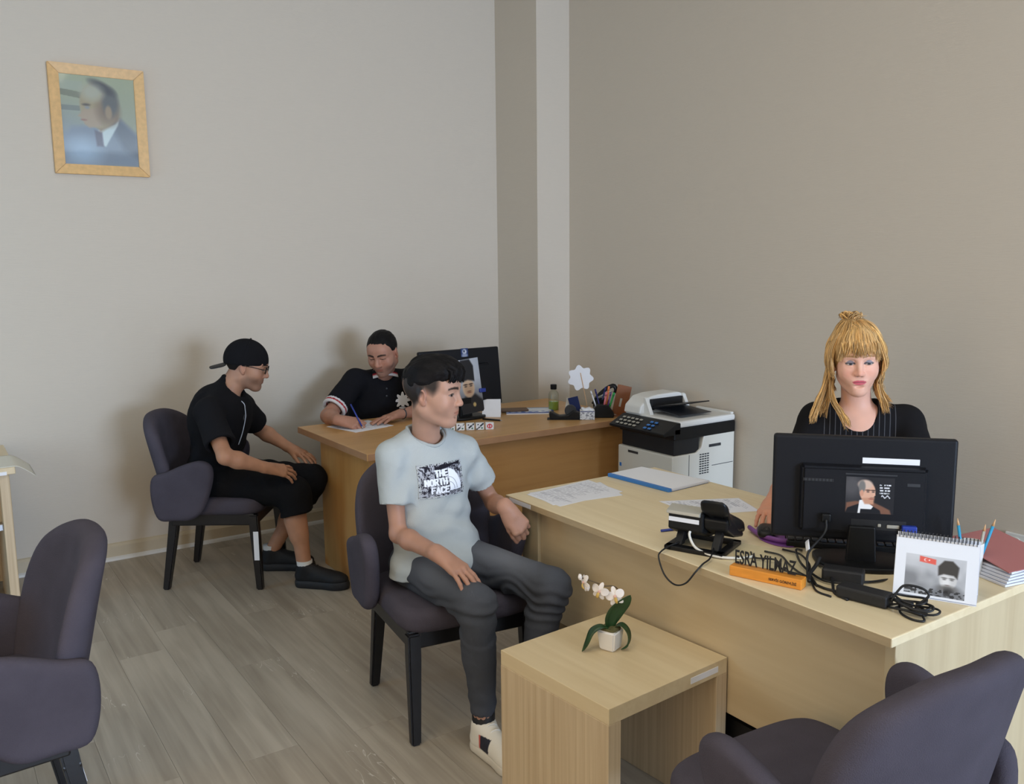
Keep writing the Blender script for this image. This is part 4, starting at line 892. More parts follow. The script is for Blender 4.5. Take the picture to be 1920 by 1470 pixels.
class Vol:
    def __init__(s, lo, hi, res, fine=(), fres=.003):
        s.ax = [axis(lo[i], hi[i], [(f[0][i], f[1][i]) for f in fine], fres, res) for i in range(3)]
        s.D = np.full([len(a) for a in s.ax], .2, np.float32)
    def _sl(s, p, m): return tuple(slice(max(0, np.searchsorted(a, p.lo[i]-m)-1), np.searchsorted(a, p.hi[i]+m)+1) for i, a in enumerate(s.ax))
    def _ev(s, p, sl):
        x, y, z = (a[q].astype(np.float64) for a, q in zip(s.ax, sl)); return p.fn(x[:, None, None], y[None, :, None], z[None, None, :])
    def add(s, p, k=.012):
        sl = s._sl(p, .016+k); o = s.D[sl]
        if o.size == 0: return s
        d = s._ev(p, sl); h = np.clip(.5+.5*(o-d)/k, 0, 1); s.D[sl] = o*(1-h)+d*h-k*h*(1-h); return s
    def sub(s, p, k=.006):
        sl = s._sl(p, .016+k); o = s.D[sl]
        if o.size == 0: return s
        d = -s._ev(p, sl); h = np.clip(.5-.5*(d-o)/k, 0, 1); s.D[sl] = d*(1-h)+o*h+k*h*(1-h); return s
    def cut(s, p0, n, lo=None, hi=None, k=.004):
        p0 = np.array(p0, float); n = nrm(n); big = np.array([9, 9, 9.])
        lo = -big if lo is None else np.array(lo); hi = big if hi is None else np.array(hi)
        sl = s._sl(Prim(lo, hi, None), 0); d = s._ev(Prim(lo, hi, lambda x, y, z: (x-p0[0])*n[0]+(y-p0[1])*n[1]+(z-p0[2])*n[2]), sl)
        s.D[sl] = np.maximum(s.D[sl], d); return s
    def mesh(s, relax=1):
        D = s.D
        for i in range(3):
            for e in (0, -1): q = [slice(None)]*3; q[i] = e; D[tuple(q)] = .1
        ins = D < 0; sh = np.array(D.shape); strd = np.array([sh[1]*sh[2], sh[2], 1]); ids, pos, quads = [], [], []
        for ax_ in range(3):
            a = [slice(None)]*3; b = [slice(None)]*3; a[ax_] = slice(0, -1); b[ax_] = slice(1, None)
            e = np.argwhere(ins[tuple(a)] != ins[tuple(b)])
            e1 = e.copy(); e1[:, ax_] += 1
            da = D[tuple(e.T)]; db = D[tuple(e1.T)]; t = da/(da-db)
            P_ = np.stack([s.ax[i][e[:, i]] for i in range(3)], 1).astype(np.float64)
            P_[:, ax_] += t*(s.ax[ax_][e1[:, ax_]]-s.ax[ax_][e[:, ax_]])
            o1, o2 = (ax_+1) % 3, (ax_+2) % 3; base = e @ strd
            cells = [base, base-strd[o1], base-strd[o1]-strd[o2], base-strd[o2]]
            for c in cells: ids.append(c); pos.append(P_)
            qd = np.stack(cells, 1); fl = da > 0; qd[fl] = qd[fl][:, ::-1]; quads.append(qd)
        ids = np.concatenate(ids); pos = np.concatenate(pos); uq, inv = np.unique(ids, return_inverse=True)
        cnt = np.bincount(inv); V = np.stack([np.bincount(inv, pos[:, i])/cnt for i in range(3)], 1)
        Q = np.searchsorted(uq, np.concatenate(quads))
        for _ in range(relax):
            E_ = np.concatenate([Q[:, [0, 1]], Q[:, [1, 2]], Q[:, [2, 3]], Q[:, [3, 0]]]); n_ = np.bincount(E_[:, 0], minlength=len(V))
            av = np.stack([np.bincount(E_[:, 0], V[E_[:, 1], i], minlength=len(V)) for i in range(3)], 1)/np.maximum(n_, 1)[:, None]; V = V*.5+av*.5
        return V, Q
def vnormals(V, Q):
    fn = np.cross(V[Q[:, 2]]-V[Q[:, 0]], V[Q[:, 3]]-V[Q[:, 1]]); N = np.zeros_like(V)
    for i in range(3): N[:, i] = sum(np.bincount(Q[:, k], fn[:, i], minlength=len(V)) for k in range(4))
    return N/np.maximum(np.linalg.norm(N, axis=1), 1e-12)[:, None]
_g = np.random.RandomState(5).rand(32, 32, 32)
def n3(P_, f):
    """smooth value noise in -1..1; f scalar or 3 frequencies (or a 3x3 matrix)"""
    X = P_ @ f if np.ndim(f) == 2 else P_*np.array(f); X = X+100.3; i = np.floor(X).astype(int); a = X-i; a = a*a*(3-2*a); r = 0
    for dx in (0, 1):
        for dy in (0, 1):
            for dz in (0, 1):
                w = (a[:, 0] if dx else 1-a[:, 0])*(a[:, 1] if dy else 1-a[:, 1])*(a[:, 2] if dz else 1-a[:, 2]); r = r+w*_g[(i[:, 0]+dx) % 32, (i[:, 1]+dy) % 32, (i[:, 2]+dz) % 32]
    return r*2-1
def finish(name, V, Q, colour, mat, parent, origin, flip=False):
    me = bpy.data.meshes.new(name); np_mesh(me, V-np.array(origin), Q[:, ::-1] if flip else Q); paint(me, colour)
    return link(name, me, mat, parent, True)
painted('skin', .5, .35, .12, .12, 350); painted('cloth', .92, .12, 0, .35, 500); painted('hair_shade', .6, .15, 0, .3, 260); painted('shoe_mat', .6, .3, 0, .15, 300)

# ---- head in its own frame: x forward, y left, z up; c = centre, R = frame columns, s = size
def head_frame(c, yaw, pitch, roll=0, s=1.0):
    R = np.array((Matrix.Rotation(math.radians(yaw), 3, 'Z') @ Matrix.Rotation(math.radians(pitch), 3, 'Y') @ Matrix.Rotation(math.radians(roll), 3, 'X')))
    return dict(c=np.array(c, float), R=R, s=s)
def hp(h, x, y, z): return h['c']+h['R'] @ (np.array([x, y, z])*h['s'])
def hl(h, V): return ((V-h['c']) @ h['R'])/h['s']
def add_head(V, h, jaw=1.0, nose=1.0, cheek=1.0, lips=1.0, ears=True, face_w=1.0):
    s, R = h['s'], h['R']; P = lambda x, y, z: hp(h, x, y, z)
    E = lambda c, r, k, op='add', rot=None: getattr(V, op)(elp(P(*c), np.array(r)*s, R if rot is None else R @ rot), k*s)
    K = lambda a, b, ra, rb, k, op='add': getattr(V, op)(cap(P(*a), P(*b), ra*s, rb*s), k*s)
    w = face_w
    E((-.014, 0, .030), (.098, .076*w, .086), .01)
    E((.020, 0, -.022), (.070, .063*w, .086), .035)
    E((.050, 0, .045), (.042, .056*w, .042), .03)
    for sg in (1, -1):
        K((-.008, sg*.049*jaw*w, -.058), (.056, sg*.017*jaw, -.098), .019, .016, .028)
        E((.054, sg*.040*w*cheek, -.030), (.026, .024, .030), .03)
        K((.086, sg*.012, .024), (.066, sg*.047*w, .022), .0085, .0085, .016)
    E((.071, 0, -.100), (.020, .023*jaw, .017), .022)
    E((.073, 0, -.062), (.018, .030, .024), .026)
    for sg in (1, -1):
        E((.098, sg*.031*w, .0035), (.020, .0175, .0115), .016, 'sub')
    for sg in (1, -1):
        E((.0735, sg*.031*w, .0025), (.0135, .0145, .0125), .005)
        K((.0855, sg*.022*w, .0105), (.079, sg*.044*w, .0085), .0034, .003, .005)
        K((.0845, sg*.024*w, -.0085), (.078, sg*.042*w, -.0075), .0028, .0026, .006)
    K((.086, 0, .018), (.104*(1+.06*(nose-1)), 0, -.026), .0075, .0105*nose, .012)
    E((.104*(1+.06*(nose-1)), 0, -.030), (.0115, .0115*nose, .0095), .006)
    for sg in (1, -1): E((.096, sg*.0125*nose, -.033), (.010, .0075, .0075), .006)
    for sg in (1, -1): E((.099, sg*.0065, -.0405), (.004, .0032, .003), .003, 'sub')
    E((.0875, 0, -.0572), (.0075, .0215*lips, .0048*lips), .006)
    E((.0865, 0, -.0668), (.0080, .0190*lips, .0056*lips), .006)
    K((.0965, -.017, -.0618), (.0965, .017, -.0618), .0016, .0016, .0025, 'sub'); E((.090, 0, -.0785), (.007, .014, .0035), .006, 'sub')
    if ears:
        for sg in (1, -1):
            rot = np.array(Matrix.Rotation(sg*.35, 3, 'Z') @ Matrix.Rotation(-.18, 3, 'Y'))
            E((-.010, sg*.077*w, -.004), (.0185, .0065, .031), .006, 'add', rot); E((-.004, sg*.0845*w, -.004), (.0095, .006, .017), .004, 'sub', rot)
            E((-.002, sg*.075*w, -.030), (.009, .006, .010), .005)
def face_colour(h, V, col, skin, brow=(40, 28, 22), brow_th=.0042, lip=None, gaze=(0, 0), openness=1.0, lid=None, lash=(30, 22, 20), iris=(50, 34, 26), stubble=0, stub_col=(60, 52, 48), w=1.0, blush=.25, brow_z=.0255):
    L = hl(h, V); x, y, z = L.T; near = (np.abs(y) < .12) & (np.abs(z) < .16) & (np.abs(x) < .16); front = near & (x > .045)
    def mix(m, c): m = np.clip(m, 0, 1)[:, None]; col[:] = col*(1-m)+np.array(c, float)*m
    skin = np.array(skin, float)
    # warmer cheeks, nose tip and ears
    red = skin*np.array([1.02, .86, .84])
    mix(blush*near*np.exp(-(((np.abs(y)-.038)/.02)**2+((z+.03)/.02)**2))*(x > .03), red); mix(blush*near*np.exp(-((y/.014)**2+((z+.03)/.012)**2))*(x > .08), red); mix(blush*1.2*near*(np.abs(y) > .074)*(np.abs(x) < .04)*(z < .03), red)
    if stubble:
        m = near*np.clip((-.036-z)/.02, 0, 1)*np.clip((x+.01)/.03, 0, 1)*np.clip((z+.125)/.015, 0, 1); m = np.maximum(m, near*np.exp(-((y/.022)**4+((z+.05)/.006)**4))*(x > .07))
        mix(stubble*m, stub_col)
    if lip is not None:
        yy = y/.0235; up = -.0618+.0082*np.clip(1-yy**2, 0, 1)**.7-.0016*np.exp(-(y/.004)**2); lo = -.0618-.0098*np.clip(1-yy**2, 0, 1)**.7
        mix(front*(np.abs(y) < .0235)*np.clip((up-z)/.0012+.5, 0, 1)*np.clip((z-lo)/.0012+.5, 0, 1)*.95, lip)
        mix(front*np.exp(-((z+.0618)/.0014)**2)*(np.abs(y) < .0195)*.65, np.array(lip)*.45)
    else: mix(front*np.exp(-((z+.0618)/.0016)**2)*(np.abs(y) < .0205)*.7, skin*.45); mix(front*np.exp(-(y/.019)**4)*np.exp(-((z+.0625)/.0085)**4)*.6, skin*np.array([.92, .70, .68]))
    for sg in (1, -1):
        yc = sg*y-.031*w; bz = brow_z+.004*np.clip(1-((yc+.001)/.022)**2, -1, 1)-.02*np.clip(yc-.010, 0, 1)
        mix(front*np.clip((brow_th*(1-.35*np.clip(yc/.022, 0, 1))-np.abs(z-bz))/.0018+.5, 0, 1)*np.clip((.0235-np.abs(yc))/.004, 0, 1)*.9, brow)
        # eye opening
        ez = z-.0025; a = np.clip(1-(yc/.0148)**2, 0, 1)
        top = .0060*openness*a+.0002; bot = -.0048*a*min(1, openness+.25)
        if lid is not None: mix(front*np.clip((.0145*np.clip(1-(yc/.019)**2, 0, 1)-ez)/.002, 0, 1)*(ez > top)*.9, lid)
        op = front*np.clip((top-ez)/.0012+.5, 0, 1)*np.clip((ez-bot)/.0012+.5, 0, 1)*(np.abs(yc) < .0150)
        mix(op, (214, 206, 200)); r = np.hypot(yc-sg*gaze[0], ez-gaze[1]); mix(op*np.clip((.0062-r)/.0014+.5, 0, 1), iris); mix(op*np.clip((.0028-r)/.001+.5, 0, 1), (12, 10, 10))
        mix(front*np.exp(-((ez-top)/.0014)**2)*(np.abs(yc) < .0162)*.95, lash); mix(front*np.exp(-((ez-bot)/.0012)**2)*(np.abs(yc) < .0148)*.35, lash)
    for sg in (1, -1): mix(front*np.exp(-(((sg*y-.0065)/.0035)**2+((z+.0405)/.0022)**2))*(x > .085)*.7, skin*.3)
    return col
# ---- hand: wrist, pointing direction, direction of the back of the hand, +1 when the thumb lies on side d x n
def add_hand(V, W, d, n, thumb, curl=(.25, .3, .3), spread=.10, s=1.0, thumb_in=.35, thumb_curl=.2, fing_curl=None, points=None):
    W = np.array(W, float); d = nrm(d); n = np.array(n, float); n = nrm(n-d*(n@d)); t = np.cross(d, n)*thumb
    tips = []
    V.add(ecap(W-d*.02*s, W+d*.03*s, .0235*s, .022*s, t, 1.22), .016)
    base = [W+d*.088*s+t*.028*s-n*.002, W+d*.093*s+t*.0095*s, W+d*.089*s-t*.0095*s-n*.001, W+d*.080*s-t*.0275*s-n*.004]
    for i, b in enumerate(base): V.add(cap(W+d*.018*s+t*(.016-.0105*i)*s, b, .0155*s, .0125*s), .012)
    V.add(cap(W+d*.02*s+t*.018*s-n*.006*s, W+d*.05*s+t*.028*s-n*.008*s, .016*s, .013*s), .012)
    lens = [(.040, .025, .021), (.044, .028, .022), (.041, .026, .021), (.032, .020, .019)]
    for i, b in enumerate(base):
        sp = (1.5-i)*spread; dd = nrm(d*math.cos(sp)+t*math.sin(sp)); p = b; cs = curl if fing_curl is None else fing_curl[i]; r = (.0092, .0094, .0090, .0080)[i]*s; a = 0
        for j, ln in enumerate(lens[i]):
            a += cs[j]; q = p+(dd*math.cos(a)-n*math.sin(a))*ln*s; V.add(cap(p, q, r*(1-.07*j), r*(.95-.08*j)), .0035 if j else .006); p = q
        tips.append(p)
    p = W+d*.030*s+t*.026*s-n*.008*s; a = .75-thumb_in; dd = nrm(d*math.cos(a)+t*math.sin(a)-n*.25); tt = nrm(d-t*.4)
    for j, (ln, r) in enumerate(((.042, .0125), (.031, .0105), (.026, .0092))):
        q = p+dd*ln*s; V.add(cap(p, q, r*s, r*.9*s), .008 if j == 0 else .004); p = q; dd = nrm(dd+(d*.5-n*.35-t*.25)*thumb_curl)
    tips.append(p); return tips
def limb(V, a, b, ra, rb, bulge=0, at=.35, side=None):
    V.add(cap(a, b, ra, rb), .02)
    if bulge: c = np.array(a)*(1-at)+np.array(b)*at; off = np.array(side if side is not None else (0, 0, 0)); d = (np.array(b)-np.array(a)); V.add(cap(c-d*.14+off, c+d*.16+off, ra*bulge, ra*bulge*.92), .03)
def skin_noise(V, col, amt=.035): col *= (1+amt*n3(V, 45.)[:, None]); return col
def make_shoe(parent, origin, ankle, yaw, length, upper, sole, trim=None, laces=None, patch=None, pitch=0, name='shoe', chunky=0, socks=None):
    """toe points along yaw; ankle is the joint above the heel"""
    f = np.array([math.cos(yaw), math.sin(yaw), 0]); l = np.array([-f[1], f[0], 0]); B = np.array([ankle[0], ankle[1], 0.])-f*.055
    P = lambda x, y, z: B+f*x+l*y+np.array([0, 0, z]); L = length
    lo = np.minimum(P(-.05, -.08, 0), P(L+.05, .08, 0)).copy(); hi = np.maximum(P(-.05, -.08, 0), P(L+.05, .08, 0)).copy()
    for q in (P(-.05, .08, 0), P(L+.05, -.08, 0)): lo = np.minimum(lo, q); hi = np.maximum(hi, q)
    lo[2] = -.02; hi[2] = .17
    R = np.stack([f, l, np.array([0, 0, 1.])], 1); sh = thing(name, None, None); sh.parent = parent
    sz = .030+chunky
    V = Vol(lo, hi, .0034)
    V.add(ecap(P(.045, 0, sz+.010), P(L-.075, 0, sz+.006), .036, .034, l, 1.0, 1.22), .02); V.add(elp(P(L-.065, .0, sz+.006), (.062, .046, .034), R), .02)
    V.add(cap(P(.040, 0, sz+.02), P(.052, 0, .098+chunky*.5), .036, .037), .02); V.add(cap(P(.06, 0, sz+.058), P(L*.60, 0, sz+.022), .034, .030), .03)
    V.sub(cap(P(.055, 0, .090+chunky*.5), P(.05, 0, .16), .031, .034), .008); V.cut(P(0, 0, .108+chunky*.5), (f*-.12+np.array([0, 0, 1.]))); V.cut(P(0, 0, sz-.004), (0, 0, -1))
    Vv, Q = V.mesh(); c = np.ones((len(Vv), 3))*np.array(upper, float); X = (Vv-B) @ R
    if trim is not None: m = (X[:, 0] > L-.045)|(X[:, 0] < .02)&(X[:, 2] > .07); c[m] = trim
    if patch is not None:
        m = (np.abs(X[:, 1]) > .018)&(X[:, 0] > .085)&(X[:, 0] < .135)&(X[:, 2] < .082)&(X[:, 2] > .036); c[m] = patch
        m = (np.abs(X[:, 1]) > .018)&(X[:, 0] > .078)&(X[:, 0] < .086)&(X[:, 2] < .082)&(X[:, 2] > .036); c[m] = (196, 92, 80)
    finish('upper', Vv, Q, c, 'shoe_mat', sh, origin)
    V = Vol(lo, hi, .0034); V.add(ecap(P(.040, 0, sz*.5), P(L-.075, 0, sz*.5), .040, .038, l, 1.0, 1.22), .02); V.add(elp(P(L-.062, 0, sz*.5), (.066, .049, .05), R), .02)
    V.cut(P(0, 0, sz), (0, 0, 1)); V.cut(P(0, 0, .001), (0, 0, -1)); Vv, Q = V.mesh(0); finish('sole', Vv, Q, np.ones((len(Vv), 3))*np.array(sole, float), 'shoe_mat', sh, origin)
    if laces is not None:
        for k in range(5):
            x = .098+.020*k; zz = sz+.084-.0105*k-.0013*k*k; pts = [P(x-.006, -.024, zz-.016)-origin, P(x, -.010, zz-.001)-origin, P(x+.004, .010, zz-.001)-origin, P(x-.002, .024, zz-.016)-origin]
            o = tube('lace', pts, .0032, laces, sh, 6, 4)
    return sh
def sweep_strands(name, paths, r0, cols, parent, origin, mat='hair_shade', seg=5, taper=.25, flat=.5):
    """locks of hair: tapered tubes along given paths, joined into one part"""
    VV, QQ, CC = [], [], []; off = 0
    for pth, c, r in zip(paths, cols, r0):
        P_ = np.array(catmull(pth, 4)); n = len(P_); T = np.gradient(P_, axis=0); T /= np.maximum(np.linalg.norm(T, axis=1), 1e-9)[:, None]
        up = np.cross(T[0], [.3, .5, .8]); ring = []
        for i in range(n):
            up = up-T[i]*(up@T[i]); up = nrm(up); sd = np.cross(T[i], up); f = i/(n-1); rr = r*(.55+.45*min(1, f*5))*(1-(1-taper)*max(0, (f-.55)/.45)**1.5)
            for k in range(seg): a = 2*PI*k/seg; ring.append(P_[i]+(up*math.cos(a)*flat+sd*math.sin(a))*rr)
        VV.append(np.array(ring)); q = []
        for i in range(n-1):
            for k in range(seg): a, b = i*seg+k, i*seg+(k+1) % seg; q.append((off+a, off+b, off+b+seg, off+a+seg))
        QQ += q; off += n*seg; CC.append(np.ones((n*seg, 3))*np.array(c, float))
    V = np.concatenate(VV); me = bpy.data.meshes.new(name); np_mesh(me, V-np.array(origin), np.array(QQ)); paint(me, np.concatenate(CC)); return link(name, me, mat, parent, True)
def cloth_mesh(name, V, colour, parent, origin, amp=.003, freq=(9, 9, 14), amp2=.0012, mat='cloth', relax=1, var=.05, cfun=None, dfun=None):
    Vv, Q = V.mesh(relax); N = vnormals(Vv, Q)
    ridge = 1-np.abs(n3(Vv+.03*np.stack([n3(Vv, 6.), n3(Vv+5, 6.), n3(Vv+9, 6.)], 1), freq))*2
    d = amp*ridge+amp2*n3(Vv, 55.)
    if dfun is not None: d = d+dfun(Vv)
    Vv = Vv+N*d[:, None]
    c = np.ones((len(Vv), 3))*np.array(colour, float)*(1+var*n3(Vv, 12.)[:, None])
    if cfun is not None: cfun(Vv, c)
    return finish(name, Vv, Q, c, mat, parent, origin), Vv, Q
def J(d): return {k: np.array(v, float) for k, v in d.items()}
def bounds(pts, m): p = np.array(pts); return p.min(0)-m, p.max(0)+m
class Hit:
    """ray casting against a mesh object's points (object is only translated)"""
    def __init__(s, ob, origin):
        from mathutils.bvhtree import BVHTree
        me = ob.data; s.t = BVHTree.FromPolygons([v.co for v in me.vertices], [p.vertices for p in me.polygons]); s.o = Vector(origin)
    def ray(s, p, d):
        r = s.t.ray_cast(Vector(p)-s.o, Vector(d)); return None if r[0] is None else (np.array(r[0]+s.o), np.array(r[1]))
UP = np.array([0, 0, 1.])
STROKES = {'T': [((0, 1), (1, 1)), ((.5, 1), (.5, 0))], 'H': [((0, 0), (0, 1)), ((1, 0), (1, 1)), ((0, .5), (1, .5))], 'E': [((0, 0), (0, 1)), ((0, 1), (1, 1)), ((0, .5), (.85, .5)), ((0, 0), (1, 0))],
 'N': [((0, 0), (0, 1)), ((0, 1), (1, 0)), ((1, 0), (1, 1))], 'O': [((0, .2), (0, .8)), ((0, .8), (.25, 1)), ((.25, 1), (.75, 1)), ((.75, 1), (1, .8)), ((1, .8), (1, .2)), ((1, .2), (.75, 0)), ((.75, 0), (.25, 0)), ((.25, 0), (0, .2))],
 'R': [((0, 0), (0, 1)), ((0, 1), (.8, 1)), ((.8, 1), (1, .75)), ((1, .75), (.8, .5)), ((.8, .5), (0, .5)), ((.5, .5), (1, 0))], 'F': [((0, 0), (0, 1)), ((0, 1), (1, 1)), ((0, .5), (.85, .5))],
 'A': [((0, 0), (.5, 1)), ((.5, 1), (1, 0)), ((.2, .35), (.8, .35))], 'C': [((1, .8), (.75, 1)), ((.75, 1), (.25, 1)), ((.25, 1), (0, .8)), ((0, .8), (0, .2)), ((0, .2), (.25, 0)), ((.25, 0), (.75, 0)), ((.75, 0), (1, .2))]}
def draw_word(im, u, v, word, x, y, w, h, gap, lw, col):
    for ch in word:
        for a, b in STROKES[ch]: lay(im, seg2(u, v, (x+a[0]*w, y+a[1]*h), (x+b[0]*w, y+b[1]*h), lw, .004), col)
        x += w+gap
def project_print(name, hit, cen, right, up, fwd, w, h, nx, ny, fn, parent, origin, lift=.0022, mask=None, mat='print_matte'):
    u, v = np.meshgrid(np.linspace(0, 1, nx), np.linspace(0, 1, ny)); P_ = np.zeros(u.shape+(3,)); last = None
    for j in range(ny):
        for i in range(nx):
            p = np.array(cen)+right*((u[j, i]-.5)*w)+up*((v[j, i]-.5)*h)+fwd*.35; r = hit.ray(p, -fwd)
            if r is not None: last = r[0]+fwd*lift
            P_[j, i] = last if last is not None else p
    me = grid_mesh(name, P_-np.array(origin)); paint(me, fn(u, v).reshape(-1, 3)); return link(name, me, mat, parent, True)
def torso_cloth(V, j, fwd, lat, wl=.118, wu=.112, loose=0, belly=.0, sh=.055, drop=.0):
    pel, neck = j['pel'], j['neck']; chest = pel*.36+neck*.64; top = neck-UP*.045+fwd*.005
    V.add(ecap(pel+fwd*.02, chest+fwd*.012, wl+loose, wu+loose, lat, 1.32, 1.44), .03)
    V.add(ecap(chest+fwd*.012, top, wu+loose, .070, lat, 1.44, 1.62), .04)
    V.add(elp(pel+fwd*.055+UP*.01, (.125+belly, .178, .085), np.stack([fwd, lat, UP], 1)), .04)
    if belly: V.add(elp(pel*.6+neck*.4+fwd*.05, (.10+belly, .16, .16), np.stack([fwd, lat, UP], 1)), .06)
    V.add(elp(neck-UP*.105+fwd*.008, (.086+loose, .150+loose, .085), np.stack([fwd, lat, UP], 1)), .05)
    for s in ('rs', 'ls'): V.add(cap(neck-UP*.040, j[s], .050, sh), .045)
def body_base(V, j, fwd, lat, legs=True, arm=.043):
    pel, neck = j['pel'], j['neck']; chest = pel*.36+neck*.64
    V.add(ecap(pel, chest, .085, .08, lat, 1.35, 1.4), .03); V.add(ecap(chest, neck-UP*.06, .08, .05, lat, 1.4, 1.7), .04)
    for s in ('rs', 'ls'): V.add(cap(neck-UP*.05, j[s]-UP*.01, .042, .045), .03)
    for s, e, w in (('rs', 're', 'rw'), ('ls', 'le', 'lw')):
        if e in j:
            V.add(cap(j[s]-UP*.01, j[e], arm+.002, arm-.006), .02); fo = j[e]+(j[w]-j[e])*.28
            V.add(cap(j[e], fo, arm-.006, arm-.002), .02); V.add(ecap(fo, j[w], arm-.002, .0245, np.cross(j[w]-j[e], UP), 1.0, 1.15), .02)
    if legs:
        for h_, k_, a_ in (('rh', 'rk', 'ra'), ('lh', 'lk', 'la')): V.add(cap(j[h_], j[k_], .065, .052), .03); V.add(cap(j[k_], j[a_], .048, .036), .02)

# ------------------------------------------------------------------ young man in the grey T-shirt
def build_boy():
    j = J(dict(pel=(1.504, 2.745, .555), neck=(1.490, 2.775, 1.030), head=(1.478, 2.680, 1.186), rs=(1.342, 2.748, .962), ls=(1.638, 2.738, .945), re=(1.337, 2.700, .690), rw=(1.370, 2.462, .672), le=(1.778, 2.765, .718), lw=(1.705, 2.560, .752),
      rh=(1.414, 2.746, .555), lh=(1.591, 2.713, .555), rk=(1.422, 2.316, .535), lk=(1.713, 2.301, .535), ra=(1.458, 2.345, .117), la=(1.650, 2.370, .117)))
    O = np.array([1.50, 2.73, 0]); root = thing('person', 'young man in pale grey T-shirt and dark jeans turning his head right', 'person', O)
    lat = nrm((j['ls']-j['rs'])*[1, 1, 0]); fwd = np.array([lat[1], -lat[0], 0])
    if fwd[1] > 0: fwd = -fwd
    h = head_frame(j['head'], 308, 4, 0, 1.0)
    lo, hi = bounds(list(j.values()), .14); lo[2] = .05; hi[2] = 1.36
    fine = [(j['head']-.135, j['head']+.135), (j['rw']+[-.06, -.20, -.14], j['rw']+[.10, .05, .05]), (j['lw']+[-.07, -.12, -.16], j['lw']+[.09, .06, .05])]
    V = Vol(lo, hi, .0055, fine[:1]+fine[1:], .0024); body_base(V, j, fwd, lat, True, .035)
    V.add(cap(j['neck']+fwd*.012-UP*.04, hp(h, -.022, 0, -.055), .050, .050), .022); V.add(cap(j['neck']+fwd*.03+lat*.01, hp(h, -.02, -.045, -.045), .014, .016), .02)
    add_head(V, h, .95, .95)
    add_hand(V, j['rw'], (.05, -.13, -.055), (.05, -.35, .95), -1, (.30, .22, .18), .085)
    add_hand(V, j['lw'], (.05, -.045, -.09), (-.35, -.85, .25), 1, (.75, .8, .5), .02, 1.0, .5, .5)
    Vv, Q = V.mesh(); skin = (184, 143, 122); c = skin_noise(Vv, np.ones((len(Vv), 3))*np.array(skin, float)); face_colour(h, Vv, c, skin, (34, 24, 20), .0045, gaze=(-.004, 0), openness=.85, brow_z=.0235)
    L = hl(h, Vv); hm = (np.interp(L[:, 0], [-.12, -.06, -.03, .0, .03, .06, .085], [-.06, -.06, -.03, .02, .005, .03, .06])); m = np.clip((L[:, 2]-hm)/.03+.5, 0, 1)*np.clip((np.abs(L[:, 1])-.03)/.015, 0, 1)*np.clip((.058-L[:, 0])/.022, 0, 1)*np.clip((L[:, 2]+.075)/.02, 0, 1)*(np.abs(L[:, 1]) < .082); c[:] = c*(1-.93*m[:, None])+np.array([30, 25, 24.])*.93*m[:, None]
    arms = (np.linalg.norm(Vv-j['head'], axis=1) > .2); c[arms] *= np.array([.95, .92, .90])
    finish('body', Vv, Q, c, 'skin', root, O)
    # hair
    lo2, hi2 = j['head']-.16, j['head']+.16; V = Vol(lo2, hi2, .0026); R, s = h['R'], h['s']
    def hair_fn(x, y, z):
        P_ = np.stack(np.broadcast_arrays(x, y, z), -1).reshape(-1, 3); Lc = hl(h, P_); sh_ = np.broadcast(x, y, z).shape
        X, Y, Z = Lc.T; q = np.stack([(X+.014)/.103, Y/.080, (Z-.034)/.094], 1); d = (np.linalg.norm(q, axis=1)-1)*.09
        q2 = np.stack([(X-.018)/.094, Y/.074, (Z-.078)/.058], 1); d2 = (np.linalg.norm(q2, axis=1)-1)*.06; hh = np.clip(.5+.5*(d2-d)/.02, 0, 1); d = d2*(1-hh)+d*hh-.02*hh*(1-hh)
        line = np.interp(X, [-.13, -.075, -.045, -.03, .01, .03, .055, .075, .10, .13], [-.030, -.030, -.020, .030, .036, .034, .044, .052, .056, .056])
        d = d+.010*np.clip((.075-Z)/.09, 0, 1)*(X < .07)
        line = line+np.where(X > .05, .006*np.sin(Y*230)+.006*np.sin(Y*90+1), 0)
        return np.maximum(d, (line-Z)*.8).reshape(sh_)
    V.add(Prim(lo2+.01, hi2-.01, hair_fn), .002); Vv, Q = V.mesh(1); N = vnormals(Vv, Q); L = hl(h, Vv)
    Vv = Vv+N*(.0035*n3(L, (22, 95, 40)) + .002*n3(L, (40, 190, 80)))[:, None]; hb = finish('hair', Vv, Q, np.ones((len(Vv), 3))*np.array([17, 15, 16.])*(1+.35*n3(L, (20, 160, 40))[:, None]), 'hair_shade', root, O)
    rg = np.random.RandomState(2); paths = []
    for k in range(70):
        y = rg.uniform(-.055, .055); x0 = rg.uniform(.02, .06); paths.append([hp(h, x0, y*.9, .118+rg.uniform(-.006, .01)-abs(y)*.35), hp(h, .085, y, .108-abs(y)*.4+rg.uniform(-.004, .006)), hp(h, .110-abs(y)*.35, y+rg.uniform(-.01, .01), .085-abs(y)*.3), hp(h, .108-abs(y)*.5, y+rg.uniform(-.018, .018), .052+rg.uniform(-.008, .012))])
    sweep_strands('fringe', paths, rg.uniform(.004, .007, 70), [np.array([17, 15, 16.])*rg.uniform(.7, 1.4) for _ in paths], root, O)
    # T-shirt
    lo3, hi3 = bounds([j['pel'], j['neck'], j['rs'], j['ls']], .22); lo3[2] = .49; hi3[2] = 1.10; V = Vol(lo3, hi3, .0046)
    torso_cloth(V, j, fwd, lat, .112, .096, .0, 0, .047); V.add(ecap(j['pel']-UP*.03+fwd*.03, j['pel']+UP*.06+fwd*.02, .124, .112, lat, 1.52, 1.36), .03)
    nk = cap(j['neck']+fwd*.022-UP*.012, hp(h, -.01, 0, -.05), .066, .075)
